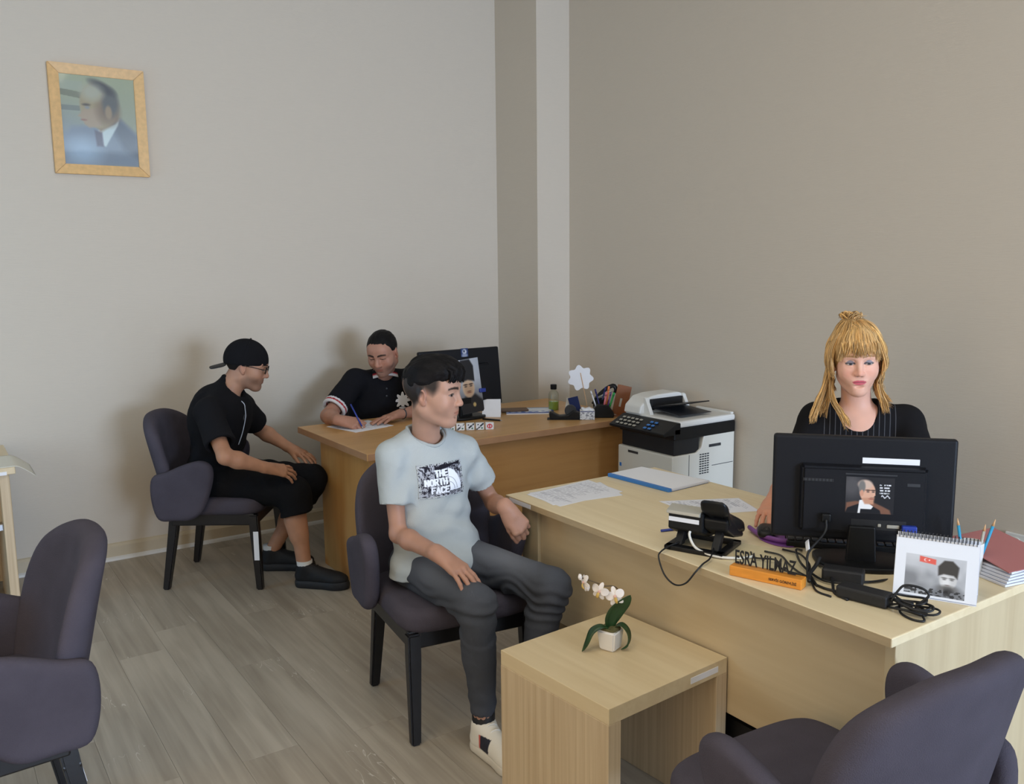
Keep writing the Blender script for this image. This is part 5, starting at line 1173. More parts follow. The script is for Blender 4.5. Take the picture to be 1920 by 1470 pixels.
    for s_, e_ in (('rs', 're'), ('ls', 'le')):
        a, b = j[s_], j[e_]; d = b-a; end = a+d*.60
        sl = cap(a-d*.02, a+d*.75, .048, .060).cut(end, d).minus(cap(a+d*.48, a+d*1.2, .044, .053)); V.add(sl, .03)
    V.sub(nk, .006); V.cut(j['pel']+fwd*.05-UP*.035, -UP+fwd*.05)
    def folds(P_):
        a = (P_-j['pel']) @ lat; z = P_[:, 2]-j['pel'][2]; f = .0065*np.sin(z*62+a*30+3*n3(P_, 7.))*np.exp(-((z-.12)/.09)**2)+.003*np.sin(z*55-a*45+4*n3(P_, 5.))*np.exp(-((z-.22)/.10)**2); return f+.006*np.sin(z*42-a*60)*np.exp(-((z-.30)/.12)**2)*np.exp(-((np.abs(a)-.15)/.06)**2)
    shirt, Vs, Qs = cloth_mesh('t_shirt', V, (176, 182, 182), root, O, .0022, (7, 7, 11), .0008, dfun=folds, var=.02)
    ring = [j['neck']+fwd*.020-UP*.010+(lat*math.cos(a)*.070+fwd*(math.sin(a)*.066))+UP*(-.030*math.sin(a)+.012*abs(math.cos(a))) for a in np.linspace(0, 2*PI, 33)]
    hit = Hit(shirt, O)
    pts = []
    for p in ring:
        r = hit.t.find_nearest(Vector(p-O)); pts.append(tuple(np.array(r[0])+np.array(r[1])*.001))
    tube('collar', pts, .0065, plain('shirt_rib', (170, 176, 176), .9), root, 8, 0)
    def logo(u, v):
        im = blank(u, (150, 152, 160)); q = vnoise(u, v, 5, 4, 3)*9+u*4-v*5; st = np.abs((q % 1)-.5) < .26; lay(im, st*1.0, (34, 32, 44)); lay(im, (vnoise(u, v, 26, 18, 6) > .62)*.7, (200, 204, 214)); lay(im, (vnoise(u, v, 30, 20, 9) > .70)*.8, (30, 28, 38))
        lay(im, poly2(u, v, [(.33, .86), (.5, .96), (.78, 1.0), (.95, .98), (.97, .86), (.80, .90), (.62, .84), (.42, .80)], .015), (26, 24, 34))
        W_ = (238, 242, 250)
        lay(im, poly2(u, v, [(.635, .16)]+[(.635+.285*math.sin(a), .16+.66*math.cos(a)) for a in np.linspace(0, PI/2, 14)]+[(.92, .16)], .006), W_)
        for r0 in (.62, .40):
            for k in range(10):
                a0, a1 = PI/2*k/10, PI/2*(k+1)/10; lay(im, seg2(u, v, (.64+.285*r0*math.sin(a0), .16+.66*r0*math.cos(a0)), (.64+.285*r0*math.sin(a1), .16+.66*r0*math.cos(a1)), .005, .004)*(v > .2), (120, 122, 134))
        draw_word(im, u, v, 'THE', .355, .63, .062, .17, .034, .020, W_); draw_word(im, u, v, 'NORTH', .125, .385, .064, .17, .034, .020, W_); draw_word(im, u, v, 'FACE', .255, .14, .062, .17, .034, .020, W_)
        e = np.minimum(np.minimum(u, 1-u), np.minimum(v, 1-v)); lay(im, ((e < .05)*(vnoise(u, v, 60, 40, 12) > .45)).astype(float), (178, 183, 184)); return im
    cen = j['pel']*.32+j['neck']*.68-lat*.004-UP*.005
    pr_ = project_print('chest_print', hit, cen+lat*.006, nrm(lat+UP*.02), nrm(UP-lat*.03), fwd, .180, .120, 150, 100, logo, root, O); pr_['label'] = 'black and white brand logo print on the chest'
    # jeans
    lo4, hi4 = bounds([j[k] for k in ('rh', 'lh', 'rk', 'lk', 'ra', 'la')], .14); lo4[2] = .08; hi4[2] = .70; V = Vol(lo4, hi4, .005)
    V.add(ecap(j['rh'], j['lh'], .082, .082, UP, .95), .03)
    for h_, k_, a_ in (('rh', 'rk', 'ra'), ('lh', 'lk', 'la')):
        hh, kk, aa = j[h_], j[k_], j[a_]; V.add(cap(hh, kk, .079, .064), .03); V.add(cap(kk, kk+(aa-kk)*.9, .060, .043).cut(aa+UP*.012, aa-kk), .025); cm = kk*.66+aa*.34; V.add(cap(cm-fwd*.016+UP*.04, cm-fwd*.014-UP*.05, .050, .045), .03)
        V.sub(cap(aa+(kk-aa)*.06, aa-(kk-aa)*.2, .037, .040), .004)
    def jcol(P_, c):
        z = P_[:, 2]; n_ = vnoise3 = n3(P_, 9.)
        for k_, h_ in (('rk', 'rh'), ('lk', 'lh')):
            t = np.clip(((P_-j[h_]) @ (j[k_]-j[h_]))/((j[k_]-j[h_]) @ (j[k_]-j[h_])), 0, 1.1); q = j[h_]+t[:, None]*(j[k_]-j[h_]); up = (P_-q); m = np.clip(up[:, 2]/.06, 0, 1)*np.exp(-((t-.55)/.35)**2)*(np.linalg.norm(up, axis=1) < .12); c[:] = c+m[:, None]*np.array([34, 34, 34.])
    def jf(P_):
        d = 0
        for k_, a_ in (('rk', 'ra'), ('lk', 'la')):
            z = P_[:, 2]; w_ = np.exp(-((z-(j[k_][2]-.05))/.06)**2); d = d+w_*.0028*np.sin(z*150+8*n3(P_, 9.)); w2 = np.exp(-((z-.17)/.06)**2); d = d+w2*.0012*np.sin(z*90+6*n3(P_, 9.))
        hipd = np.exp(-((np.linalg.norm(P_-j['pel']-fwd*.08, axis=1)-.08)/.08)**2); return d+hipd*.003*np.sin((P_ @ lat)*90+P_[:, 2]*60)
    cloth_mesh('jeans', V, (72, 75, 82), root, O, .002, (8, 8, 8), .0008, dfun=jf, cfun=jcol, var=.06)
    for a_ in ('ra', 'la'): tube('sock', [tuple(j[a_]+UP*.09-O), tuple(j[a_]-UP*.02-O+fwd*.0), tuple(j[a_]-UP*.06-O+fwd*.005)], .039, 'black_matte', root, 14)
    make_shoe(root, O, j['ra'], math.radians(-86), .275, (222, 216, 202), (206, 198, 182), laces=plain('lace_white', (226, 222, 212), .8), patch=(40, 40, 50))
    make_shoe(root, O, j['la'], math.radians(-72), .275, (222, 216, 202), (206, 198, 182), laces='lace_white', patch=(40, 40, 50))
build_boy()

# ------------------------------------------------------------------ young man in the black cap
def build_cap_man():
    j = J(dict(pel=(1.195, 4.612, .545), neck=(1.272, 4.478, 1.020), head=(1.378, 4.452, 1.132), rs=(1.140, 4.340, .925), ls=(1.374, 4.590, .905), re=(1.152, 4.138, .740), rw=(1.362, 4.160, .652), le=(1.507, 4.730, .748), lw=(1.634, 4.585, .645),
      rh=(1.130, 4.535, .545), lh=(1.255, 4.690, .545), rk=(1.512, 4.228, .490), lk=(1.672, 4.400, .500), ra=(1.535, 4.185, .095), la=(1.478, 4.540, .095)))
    O = np.array([1.19, 4.61, 0]); root = thing('person', 'young man in black T-shirt, shorts and backward cap, hands on his knees', 'person', O)
    lat = nrm((j['ls']-j['rs'])*[1, 1, 0]); fwd = np.array([lat[1], -lat[0], 0])
    h = head_frame(j['head'], 333, 16, 0, 1.0)
    lo, hi = bounds(list(j.values()), .16); lo[2] = .04; hi[2] = 1.30
    fine = [(j['head']-.13, j['head']+.13), (j['rw']+[-.05, -.08, -.10], j['rw']+[.22, .10, .04]), (j['lw']+[-.06, -.22, -.12], j['lw']+[.14, .06, .04])]
    V = Vol(lo, hi, .006, fine, .0028); body_base(V, j, fwd, lat, True, .042)
    V.add(cap(j['neck']-UP*.03, hp(h, -.030, 0, -.05), .058, .056), .025); add_head(V, h, 1.0, 1.1)
    tr = add_hand(V, j['rw'], (.19, .020, -.055), (.2, -.62, .75), -1, (.22, .30, .25), .17); tl = add_hand(V, j['lw'], (.09, -.17, -.045), (.1, -.35, .92), 1, (.20, .28, .22), .15)
    for a_, k_ in (('ra', 'rk'), ('la', 'lk')): V.add(cap(j[k_]*.65+j[a_]*.35-fwd*.02, j[k_]*.45+j[a_]*.55-fwd*.012, .052, .044), .03)
    Vv, Q = V.mesh(); skin = (180, 137, 113); c = skin_noise(Vv, np.ones((len(Vv), 3))*np.array(skin, float)); face_colour(h, Vv, c, skin, (36, 26, 20), .004, openness=.45, gaze=(0, -.002), stubble=.25)
    arms = (np.linalg.norm(Vv-j['head'], axis=1) > .2); c[arms] *= np.array([.99, .95, .90]); finish('body', Vv, Q, c, 'skin', root, O)
    # short dark hair under the cap
    def cr(off, line):
        def fn(x, y, z):
            P_ = np.stack(np.broadcast_arrays(x, y, z), -1).reshape(-1, 3); X, Y, Z = hl(h, P_).T; d = (np.linalg.norm(np.stack([(X+.014)/(.098+off), Y/(.076+off), (Z-.030)/(.086+off*1.4)], 1), axis=1)-1)*.086
            return np.maximum(d, (np.interp(X, *line)-Z)*.9).reshape(np.broadcast(x, y, z).shape)
        return Prim(j['head']-.15, j['head']+.15, fn)
    V = Vol(j['head']-.17, j['head']+.17, .003); V.add(cr(.004, ([-.12, -.05, -.03, .02, .04, .13], [-.045, -.040, .0, .0, .02, .05])), .002); Vv, Q = V.mesh(); finish('hair', Vv, Q, np.ones((len(Vv), 3))*np.array([30, 25, 23.]), 'hair_shade', root, O)
    cp_ = thing('cap', None, None); cp_.parent = root; cp_['label'] = 'black baseball cap worn backwards'
    V = Vol(j['head']-.19, j['head']+.19, .003); V.add(cr(.015, ([-.13, .13], [-.014, .034])), .002); V.sub(cr(.006, ([-.13, .13], [-.1, .0])), .002); Vv, Q = V.mesh(); N = vnormals(Vv, Q); L = hl(h, Vv); ang = np.arctan2(L[:, 1], L[:, 0]+.014)
    Vv = Vv-N*(.0012*np.exp(-(((ang*6/(2*PI)) % 1-.5)/.05)**2))[:, None]; finish('crown', Vv, Q, np.ones((len(Vv), 3))*np.array([24, 24, 27.]), 'cloth', cp_, O)
    ol = smooth_closed([(-.095, .062), (-.13, .066), (-.165, .052), (-.180, 0), (-.165, -.052), (-.13, -.066), (-.095, -.062), (-.10, 0)], 5)
    link('brim', pillow_mesh(ol, .006, .0025, lambda u, v, w: tuple(hp(h, u, v, -.006+w-.046*((u+.10)/-.08)-9*v*v*.35)-O), 4, 3), 'black_matte', cp_, True)
    lathe('button', [(.001, .006), (.005, .004), (.007, 0)], 'black_matte', cp_, 10, tuple(hp(h, -.014, 0, .1370)-O))
    # glasses
    gl = thing('glasses', None, None); gl.parent = root; gl['label'] = 'black rimmed glasses'
    for sg in (1, -1):
        pts = [hp(h, .100-.10*abs(.031*math.cos(a)*.3), sg*.033+.0235*math.cos(a), .003+.0175*math.sin(a))-O for a in np.linspace(0, 2*PI, 25)]
        tube('rim', pts, .0021, 'black_plastic', gl, 6)
        link('lens', pillow_mesh([(.022*math.cos(a), .016*math.sin(a)) for a in np.linspace(0, 2*PI, 20, endpoint=False)], .0014, .0005, lambda u, v, w: tuple(hp(h, .0985+w, sg*.033+u, .003+v)-O), 2, 2), 'clear_acrylic', gl, True)
        tube('temple_arm', [hp(h, .097, sg*.056, .008)-O, hp(h, .085, sg*.070, .009)-O, hp(h, .03, sg*.080, .010)-O, hp(h, -.015, sg*.083, .006)-O], .002, 'black_plastic', gl, 6)
    tube('bridge', [hp(h, .100, .010, .006)-O, hp(h, .106, 0, .009)-O, hp(h, .100, -.010, .006)-O], .0018, 'black_plastic', gl, 6, 4)
    # T-shirt
    lo3, hi3 = bounds([j['pel'], j['neck'], j['rs'], j['ls']], .22); lo3[2] = .50; hi3[2] = 1.09; V = Vol(lo3, hi3, .005)
    torso_cloth(V, j, fwd, lat, .118, .118, .004, 0, .062); V.add(cap(j['neck']-UP*.03-fwd*.01, hp(h, -.062, 0, -.098), .066, .054), .04); V.add(elp(j['pel']*.3+j['neck']*.7-fwd*.045, (.10, .165, .16), np.stack([fwd, lat, UP], 1)), .05)
    for s_, e_ in (('rs', 're'), ('ls', 'le')):
        a, b = j[s_], j[e_]; d = b-a; V.add(cap(a-d*.05, a+d*.85, .066, .074).cut(a+d*.72, d).minus(cap(a+d*.58, a+d*1.3, .056, .060)), .025)
    V.sub(cap(j['neck']+fwd*.045-UP*.0, hp(h, -.018, 0, -.05), .058, .064), .006); V.cut(j['pel']-UP*.02, -UP)
    def fold(P_): a = (P_-j['pel']) @ fwd; z = P_[:, 2]-j['pel'][2]; return .004*np.sin(z*62-a*50+2*n3(P_, 6.))*np.exp(-((z-.12)/.12)**2)
    shirt, _, _ = cloth_mesh('t_shirt', V, (25, 25, 28), root, O, .0028, (7, 7, 10), .0008, dfun=fold)
    hit = Hit(shirt, O)
    def emb(u, v): im = blank(u, (25, 25, 28)); lay(im, ell(u, v, .5, .5, .42, .42, .15), (92, 92, 98)); lay(im, ell(u, v, .45, .55, .2, .25, .3), (40, 40, 44)); return im
    project_print('chest_emblem', hit, j['pel']*.30+j['neck']*.70-lat*.03, lat, UP, fwd, .035, .035, 14, 14, emb, root, O)
    pts = []
    for a, z in ((-.035, .965), (-.035, .93), (-.03, .89), (-.028, .85), (-.032, .80), (-.036, .76), (-.04, .72)):
        p = j['pel']+(j['neck']-j['pel'])*((z-.545)/.443)+lat*a; r = hit.ray(p+fwd*.4, -fwd); pts.append((r[0] if r is not None else p+fwd*.12)+fwd*.003-O)
    tube('neck_cord', pts, .0022, plain('cord_white', (196, 206, 222), .6), root, 6, 4)
    # shorts
    lo4, hi4 = bounds([j[k] for k in ('rh', 'lh', 'rk', 'lk')], .16); lo4[2] = .28; hi4[2] = .72; V = Vol(lo4, hi4, .0055); V.add(ecap(j['rh'], j['lh'], .105, .105, UP, .95), .03)
    for h_, k_, a_ in (('rh', 'rk', 'ra'), ('lh', 'lk', 'la')):
        hh, kk, aa = j[h_], j[k_], j[a_]; V.add(cap(hh, kk, .095, .078), .03); e = kk+(aa-kk)*.27; V.add(cap(kk, e+(aa-kk)*.2, .076, .090).cut(e, nrm(aa-kk)+fwd*.15).minus(cap(kk+(aa-kk)*.2, aa, .064, .08)), .03)
    def sf(P_): z = P_[:, 2]; return .005*np.sin((P_ @ lat)*70+z*40+3*n3(P_, 6.))*np.exp(-((z-.40)/.09)**2)+.003*np.sin((P_ @ fwd)*80+z*50)*np.exp(-((z-.6)/.07)**2)
    cloth_mesh('shorts', V, (23, 23, 25), root, O, .0035, (7, 7, 7), .001, dfun=sf)
    wh = plain('sock_white', (206, 204, 200), .9, bump=.2)
    for a_ in ('ra', 'la'): tube('sock', [tuple(j[a_]+UP*.045-O), tuple(j[a_]-UP*.02-O), tuple(j[a_]-UP*.05-O)], [.041, .036, .030], 'sock_white', root, 14)
    make_shoe(root, O, j['ra'], math.radians(-44), .29, (27, 27, 29), (38, 38, 40), laces='black_matte', chunky=.012); make_shoe(root, O, j['la'], math.radians(-32), .29, (27, 27, 29), (38, 38, 40), laces='black_matte', chunky=.012)
build_cap_man()

# ------------------------------------------------------------------ man in the black polo shirt
def build_polo_man():
    j = J(dict(pel=(2.330, 5.000, .50), neck=(2.330, 4.860, .985), head=(2.268, 4.715, 1.122), rs=(2.140, 4.850, .945), ls=(2.505, 4.785, .935), re=(1.920, 4.740, .775), rw=(1.890, 4.500, .785), le=(2.500, 4.560, .785), lw=(2.262, 4.505, .782),
       rh=(2.24, 4.98, .50), lh=(2.42, 4.97, .50), rk=(2.20, 4.56, .49), lk=(2.46, 4.55, .49), ra=(2.20, 4.60, .10), la=(2.46, 4.60, .10)))
    O = np.array([2.33, 4.98, 0]); root = thing('person', 'man in black polo shirt bent over the beech desk, writing', 'person', O)
    lat = nrm((j['ls']-j['rs'])*[1, 1, 0]); fwd = np.array([lat[1], -lat[0], 0]); h = head_frame(j['head'], 222, 22, 3, 1.05)
    lo, hi = bounds(list(j.values()), .15); lo[2] = .04; hi[2] = 1.30
    fine = [(j['head']-.135, j['head']+.135), (j['rw']+[-.05, -.16, -.06], j['rw']+[.17, .05, .06]), (j['lw']+[-.22, -.14, -.06], j['lw']+[.05, .06, .05])]
    V = Vol(lo, hi, .0062, fine, .0028); body_base(V, j, fwd, lat, True, .047); V.add(cap(j['neck']-UP*.03, hp(h, -.03, 0, -.05), .064, .062), .025); add_head(V, h, 1.08, 1.15, 1.05, face_w=1.04)
    add_hand(V, j['rw'], (.10, -.09, -.020), (-.45, -.35, .8), -1, (.75, .75, .4), .02, 1.05, .45, .4); add_hand(V, j['lw'], (-.16, -.045, -.012), (-.1, .0, 1), 1, (.12, .10, .08), .14, 1.05)
    Vv, Q = V.mesh(); skin = (176, 129, 108); c = skin_noise(Vv, np.ones((len(Vv), 3))*np.array(skin, float)); face_colour(h, Vv, c, skin, (28, 22, 20), .005, openness=.12, stubble=.38, stub_col=(92, 74, 66), w=1.04)
    finish('body', Vv, Q, c, 'skin', root, O)
    def hair_fn(x, y, z):
        P_ = np.stack(np.broadcast_arrays(x, y, z), -1).reshape(-1, 3); X, Y, Z = hl(h, P_).T; d = (np.linalg.norm(np.stack([(X+.014)/.104, Y/.084, (Z-.032)/.095], 1), axis=1)-1)*.09; d = d+.006*np.clip((.06-Z)/.09, 0, 1)
        line = np.interp(X, [-.13, -.075, -.045, -.03, .005, .025, .045, .065, .10], [-.062, -.060, -.045, .018, .012, -.008, .030, .062, .066]); return np.maximum(d, (line-Z)*.8).reshape(np.broadcast(x, y, z).shape)
    V = Vol(j['head']-.17, j['head']+.17, .003); V.add(Prim(j['head']-.15, j['head']+.15, hair_fn), .002); Vv, Q = V.mesh(); N = vnormals(Vv, Q); L = hl(h, Vv); Vv = Vv+N*(.0022*n3(L, (30, 110, 60)))[:, None]; finish('hair', Vv, Q, np.ones((len(Vv), 3))*np.array([19, 17, 17.])*(1+.3*n3(L, (30, 150, 60))[:, None]), 'hair_shade', root, O)
    lo3, hi3 = bounds([j['pel'], j['neck'], j['rs'], j['ls'], j['re'], j['le']], .17); lo3[2] = .46; hi3[2] = 1.10; V = Vol(lo3, hi3, .0052); torso_cloth(V, j, fwd, lat, .125, .125, .004, .03, .066)
    ends = []
    for s_, e_ in (('rs', 're'), ('ls', 'le')):
        a, b = j[s_], j[e_]; d = b-a; V.add(cap(a-d*.05, a+d*.95, .070, .072).cut(a+d*.80, d).minus(cap(a+d*.66, a+d*1.3, .056, .060)), .025); ends.append((a+d*.80, nrm(d)))
    V.sub(cap(j['neck']+fwd*.03, hp(h, -.02, 0, -.05), .066, .075), .006); V.cut(j['pel']-UP*.02, -UP)
    def pc(P_, c):
        for e, d in ends:
            t = (P_-e) @ d; r = np.linalg.norm(P_-e-t[:, None]*d, axis=1); m = (r < .10)&(t > -.034); c[m & (t > -.012)] = (218, 214, 212); c[m & (t <= -.012)&(t > -.022)] = (170, 40, 48); c[m & (t <= -.022)&(t > -.034)] = (214, 210, 210)
    shirt, _, _ = cloth_mesh('polo_shirt', V, (25, 25, 29), root, O, .003, (6, 6, 9), .0008, cfun=pc)
    hit = Hit(shirt, O)
    # collar with white and red edging, placket buttons
    for sg in (1, -1):
        p0 = j['neck']-fwd*.035+UP*.035; pts_in, pts_out = [], []
        for t in np.linspace(0, 1, 14):
            a = PI-t*PI*.93; q = j['neck']+fwd*(.012+.070*(-math.cos(a)))*1.0+lat*sg*.073*math.sin(a)**.8+UP*(.045-.065*t); o_ = j['neck']+fwd*(.018+.098*(-math.cos(a)))+lat*sg*.100*math.sin(a)**.8+UP*(-.002-.072*t-.012*(t > .85)); pts_in.append(q); pts_out.append(o_)
        n = len(pts_in); W = []; C_ = []
        for a, b in zip(pts_in, pts_out):
            for f in np.linspace(0, 1, 9): W.append(a*(1-f)+b*f+fwd*.0+UP*.012*math.sin(PI*f)); C_.append((24, 24, 27) if f < .7 else ((176, 42, 50) if f < .8 else (220, 216, 214)))
        idx = np.arange(n*9).reshape(n, 9); Q = np.stack([idx[:-1, :-1], idx[:-1, 1:], idx[1:, 1:], idx[1:, :-1]], -1).reshape(-1, 4); o = finish('collar', np.array(W), Q, np.array(C_), 'cloth', root, O); md = o.modifiers.new('thickness', 'SOLIDIFY'); md.thickness = .004
    for z in (.90, .855):
        p = j['pel']+(j['neck']-j['pel'])*((z-.5)/.485); r = hit.ray(p+fwd*.4, -fwd)
        if r is not None: lathe('button', [(.006, 0), (.006, .003), (.004, .004)], 'dark_grey_plastic', root, 10, tuple(r[0]+fwd*.001-O), Vector(fwd).to_track_quat('Z', 'Y').to_euler())
    p = j['pel']*.34+j['neck']*.66+lat*.105; r = hit.ray(p+fwd*.4, -fwd); cen = r[0]+fwd*.012 if r is not None else p+fwd*.14
    q = Vector(fwd).to_track_quat('Z', 'Y').to_matrix(); fl_ = [(.042*(1+.28*math.cos(8*a))*math.cos(a), .042*(1+.28*math.cos(8*a))*math.sin(a)) for a in np.linspace(0, 2*PI, 64, endpoint=False)]
    link('flower_badge', pillow_mesh(fl_, .004, .0015, lambda u, v, w: tuple(np.array(q @ Vector((u, v, w+.002)))+cen-O), 3, 2), 'paper', root, False)['label'] = 'white flower shaped badge on the chest'
    # trousers and shoes, hidden by the desk
    lo4, hi4 = bounds([j[k] for k in ('rh', 'lh', 'rk', 'lk', 'ra', 'la')], .13); lo4[2] = .06; V = Vol(lo4, hi4, .009); V.add(ecap(j['rh'], j['lh'], .11, .11, UP, .95), .03)
    for h_, k_, a_ in (('rh', 'rk', 'ra'), ('lh', 'lk', 'la')): V.add(cap(j[h_], j[k_], .092, .072), .03); V.add(cap(j[k_], j[a_], .068, .058), .03)
    cloth_mesh('trousers', V, (40, 42, 50), root, O, .003); 
    for a_ in ('ra', 'la'): make_shoe(root, O, j[a_], math.radians(-95), .28, (30, 28, 27), (20, 20, 20))
    # watch
    wv = nrm(j['lw']-j['le']); wc = j['lw']-wv*.022; s1 = nrm(np.cross(wv, UP)); s2 = np.cross(s1, wv); wt = thing('wristwatch', None, None); wt.parent = root
    tube('strap', [wc+s1*.0315*math.cos(a)+s2*.0275*math.sin(a)-O for a in np.linspace(0, 2*PI, 25)], .006, 'dark_grey_plastic', wt, 8, 0); lathe('dial', [(.019, 0), (.02, .006), (.017, .009), (.0, .009)], 'metal', wt, 18, tuple(wc+s2*.030-O), Vector(s2).to_track_quat('Z', 'Y').to_euler())
    # the pen in his right hand
    tip = np.array([1.985, 4.405, ZD+.003]); top = np.array([1.945, 4.470, .875]); pn = thing('ballpoint_pen', 'blue pen held in the writing man\'s right hand', 'pen', tip)
    tube('barrel', [(top-tip)*.1, top-tip], .0045, 'blue_plastic', pn, 8); tube('tip', [(0, 0, 0), (top-tip)*.1], [.001, .004], 'metal', pn, 8)
build_polo_man()

# ------------------------------------------------------------------ woman with fair hair
def build_woman():
    j = J(dict(pel=(2.925, 1.985, .60), neck=(2.840, 1.925, 1.108), head=(2.772, 1.890, 1.276), rs=(2.742, 2.030, 1.035), ls=(2.938, 1.785, 1.037), re=(2.625, 2.060, .80), rw=(2.385, 1.935, .790), le=(2.800, 1.590, .82), lw=(2.590, 1.560, .775),
       rh=(2.86, 2.05, .59), lh=(2.98, 1.91, .59), rk=(2.58, 1.86, .55), lk=(2.66, 1.66, .55), ra=(2.62, 1.88, .10), la=(2.70, 1.66, .10)))
    O = np.array([2.925, 1.985, 0]); root = thing('person', 'blonde woman in black pinstriped dress working behind the pale desk', 'person', O)
    lat = nrm((j['ls']-j['rs'])*[1, 1, 0]); fwd = np.array([lat[1], -lat[0], 0]); h = head_frame(j['head'], 222, 5, 2, 1.0)
    lo, hi = bounds(list(j.values()), .14); lo[2] = .04; hi[2] = 1.45
    fine = [(j['head']-.13, j['head']+.13), (j['rw']+[-.22, -.20, -.06], j['rw']+[.04, .06, .05])]
    V = Vol(lo, hi, .0062, fine, .0023); body_base(V, j, fwd, lat, True, .041); V.add(cap(j['neck']-UP*.05+fwd*.01, hp(h, -.024, 0, -.055), .052, .050), .03)
    V.add(elp(j['pel']*.22+j['neck']*.78+fwd*.05, (.07, .13, .10), np.stack([fwd, lat, UP], 1)), .05); add_head(V, h, .90, .82, 1.0, 1.15, face_w=.97)
    add_hand(V, j['rw'], (-.155, -.10, .004), (-.1, .0, 1), -1, (.30, .35, .25), .10, .92); add_hand(V, j['lw'], (-.12, -.05, -.01), (0, 0, 1), 1, (.25, .3, .2), .08, .92)
    Vv, Q = V.mesh(); skin = (230, 178, 154); c = skin_noise(Vv, np.ones((len(Vv), 3))*np.array(skin, float), .02); face_colour(h, Vv, c, skin, (150, 112, 72), .003, lip=(204, 92, 104), openness=.5, gaze=(.001, -.002), lid=(120, 116, 124), lash=(24, 22, 26), iris=(70, 80, 84), w=.98, blush=.4, brow_z=.027)
    tp = (np.linalg.norm(Vv-j['rw'], axis=1) < .3)&(Vv[:, 2] < .86); c[tp] *= np.array([.93, .84, .78]); finish('body', Vv, Q, c, 'skin', root, O)
    # dress
    lo3, hi3 = bounds([j['pel'], j['neck'], j['rs'], j['ls'], j['re'], j['le']], .16); lo3[2] = .48; hi3[2] = 1.17; V = Vol(lo3, hi3, .005); torso_cloth(V, j, fwd, lat, .112, .100, .0, .0, .054)
    for sg in (1, -1): V.add(elp(j['pel']*.38+j['neck']*.62+fwd*.085+lat*sg*.07, (.065, .075, .075)), .05)
    for s_, e_ in (('rs', 're'), ('ls', 'le')): a, b = j[s_], j[e_]; d = b-a; V.add(cap(a-d*.05, a+d*1.05, .060, .054).cut(a+d*.98, d).minus(cap(a+d*.8, a+d*1.3, .045, .05)), .025)
    V.sub(cap(j['neck']-UP*.012+fwd*.05, j['neck']+UP*.08-fwd*.0, .068, .074), .008); V.sub(cap(j['neck']-UP*.030+fwd*.07, j['neck']-UP*.02+fwd*.16, .054, .062), .012); V.cut(j['pel']-UP*.10, -UP)
    m_, nt, b_ = _new('pinstripe'); N_ = nt.nodes; b_.inputs['Roughness'].default_value = .9; b_.inputs['Specular IOR Level'].default_value = .15
    tc_ = N_.new('ShaderNodeTexCoord'); dt = N_.new('ShaderNodeVectorMath'); dt.operation = 'DOT_PRODUCT'; dt.inputs[1].default_value = tuple(lat); nt.links.new(tc_.outputs['Object'], dt.inputs[0])
    def mth(op, src, v): n_ = N_.new('ShaderNodeMath'); n_.operation = op; nt.links.new(src, n_.inputs[0]); n_.inputs[1].default_value = v; return n_.outputs[0]
    fr_ = mth('LESS_THAN', mth('ABSOLUTE', mth('SUBTRACT', mth('FRACT', mth('MULTIPLY', dt.outputs['Value'], 1/.0185), 0), .5), 0), .07); ins_ = mth('LESS_THAN', mth('ABSOLUTE', dt.outputs['Value'], 0), .130)
    mu_ = N_.new('ShaderNodeMath'); mu_.operation = 'MULTIPLY'; nt.links.new(fr_, mu_.inputs[0]); nt.links.new(ins_, mu_.inputs[1]); mx_ = N_.new('ShaderNodeMix'); mx_.data_type = 'RGBA'; nt.links.new(mu_.outputs[0], mx_.inputs[0])
    mx_.inputs[6].default_value = C4(srgb(24, 23, 25)); mx_.inputs[7].default_value = C4(srgb(78, 78, 82)); nt.links.new(mx_.outputs[2], b_.inputs['Base Color']); MATS['pinstripe'] = m_
    cloth_mesh('dress', V, (24, 23, 25), root, O, .0022, (6, 6, 9), .0006, mat='pinstripe')
    lo4, hi4 = bounds([j[k] for k in ('rh', 'lh', 'rk', 'lk')], .13); lo4[2] = .40; V = Vol(lo4, hi4, .009); V.add(ecap(j['rh'], j['lh'], .105, .105, UP, .95), .03)
    for h_, k_ in (('rh', 'rk'), ('lh', 'lk')): V.add(cap(j[h_], j[k_], .088, .072), .05)
    cloth_mesh('skirt', V, (24, 23, 25), root, O, .003)
    for a_ in ('ra', 'la'): make_shoe(root, O, j[a_], math.radians(220), .25, (26, 24, 24), (18, 18, 18))
    lathe('sleeve_stud', [(.0, 0), (.006, .001), (.005, .004), (0, .005)], 'metal', root, 10, tuple(j['ls']+lat*.062+fwd*.02-UP*.03-O), Vector(lat).to_track_quat('Z', 'Y').to_euler())
    for sg in (1, -1): lathe('earring', [(.0, 0), (.0035, .001), (.0035, .005), (0, .006)], 'metal', root, 8, tuple(hp(h, .0, sg*.080, -.042)-O))
    # hair: a full cap, then locks
    def hair_fn(x, y, z):
        P_ = np.stack(np.broadcast_arrays(x, y, z), -1).reshape(-1, 3); X, Y, Z = hl(h, P_).T; d = (np.linalg.norm(np.stack([(X+.016)/.108, Y/.092, (Z-.036)/.102], 1), axis=1)-1)*.09
        line = np.interp(X, [-.13, -.02, .0, .03, .05, .065, .08, .12], [-.09, -.085, -.05, -.01, .012, .030, .042, .046]); line = line+np.where(np.abs(Y) > .05, -.02*(X > .03), 0)
        return np.maximum(d, (line-Z)*.8).reshape(np.broadcast(x, y, z).shape)
    V = Vol(j['head']-.18, j['head']+.18, .003); V.add(Prim(j['head']-.16, j['head']+.16, hair_fn), .002); V.add(elp(hp(h, -.030, -.012, .130), (.040, .045, .024), h['R']), .02)
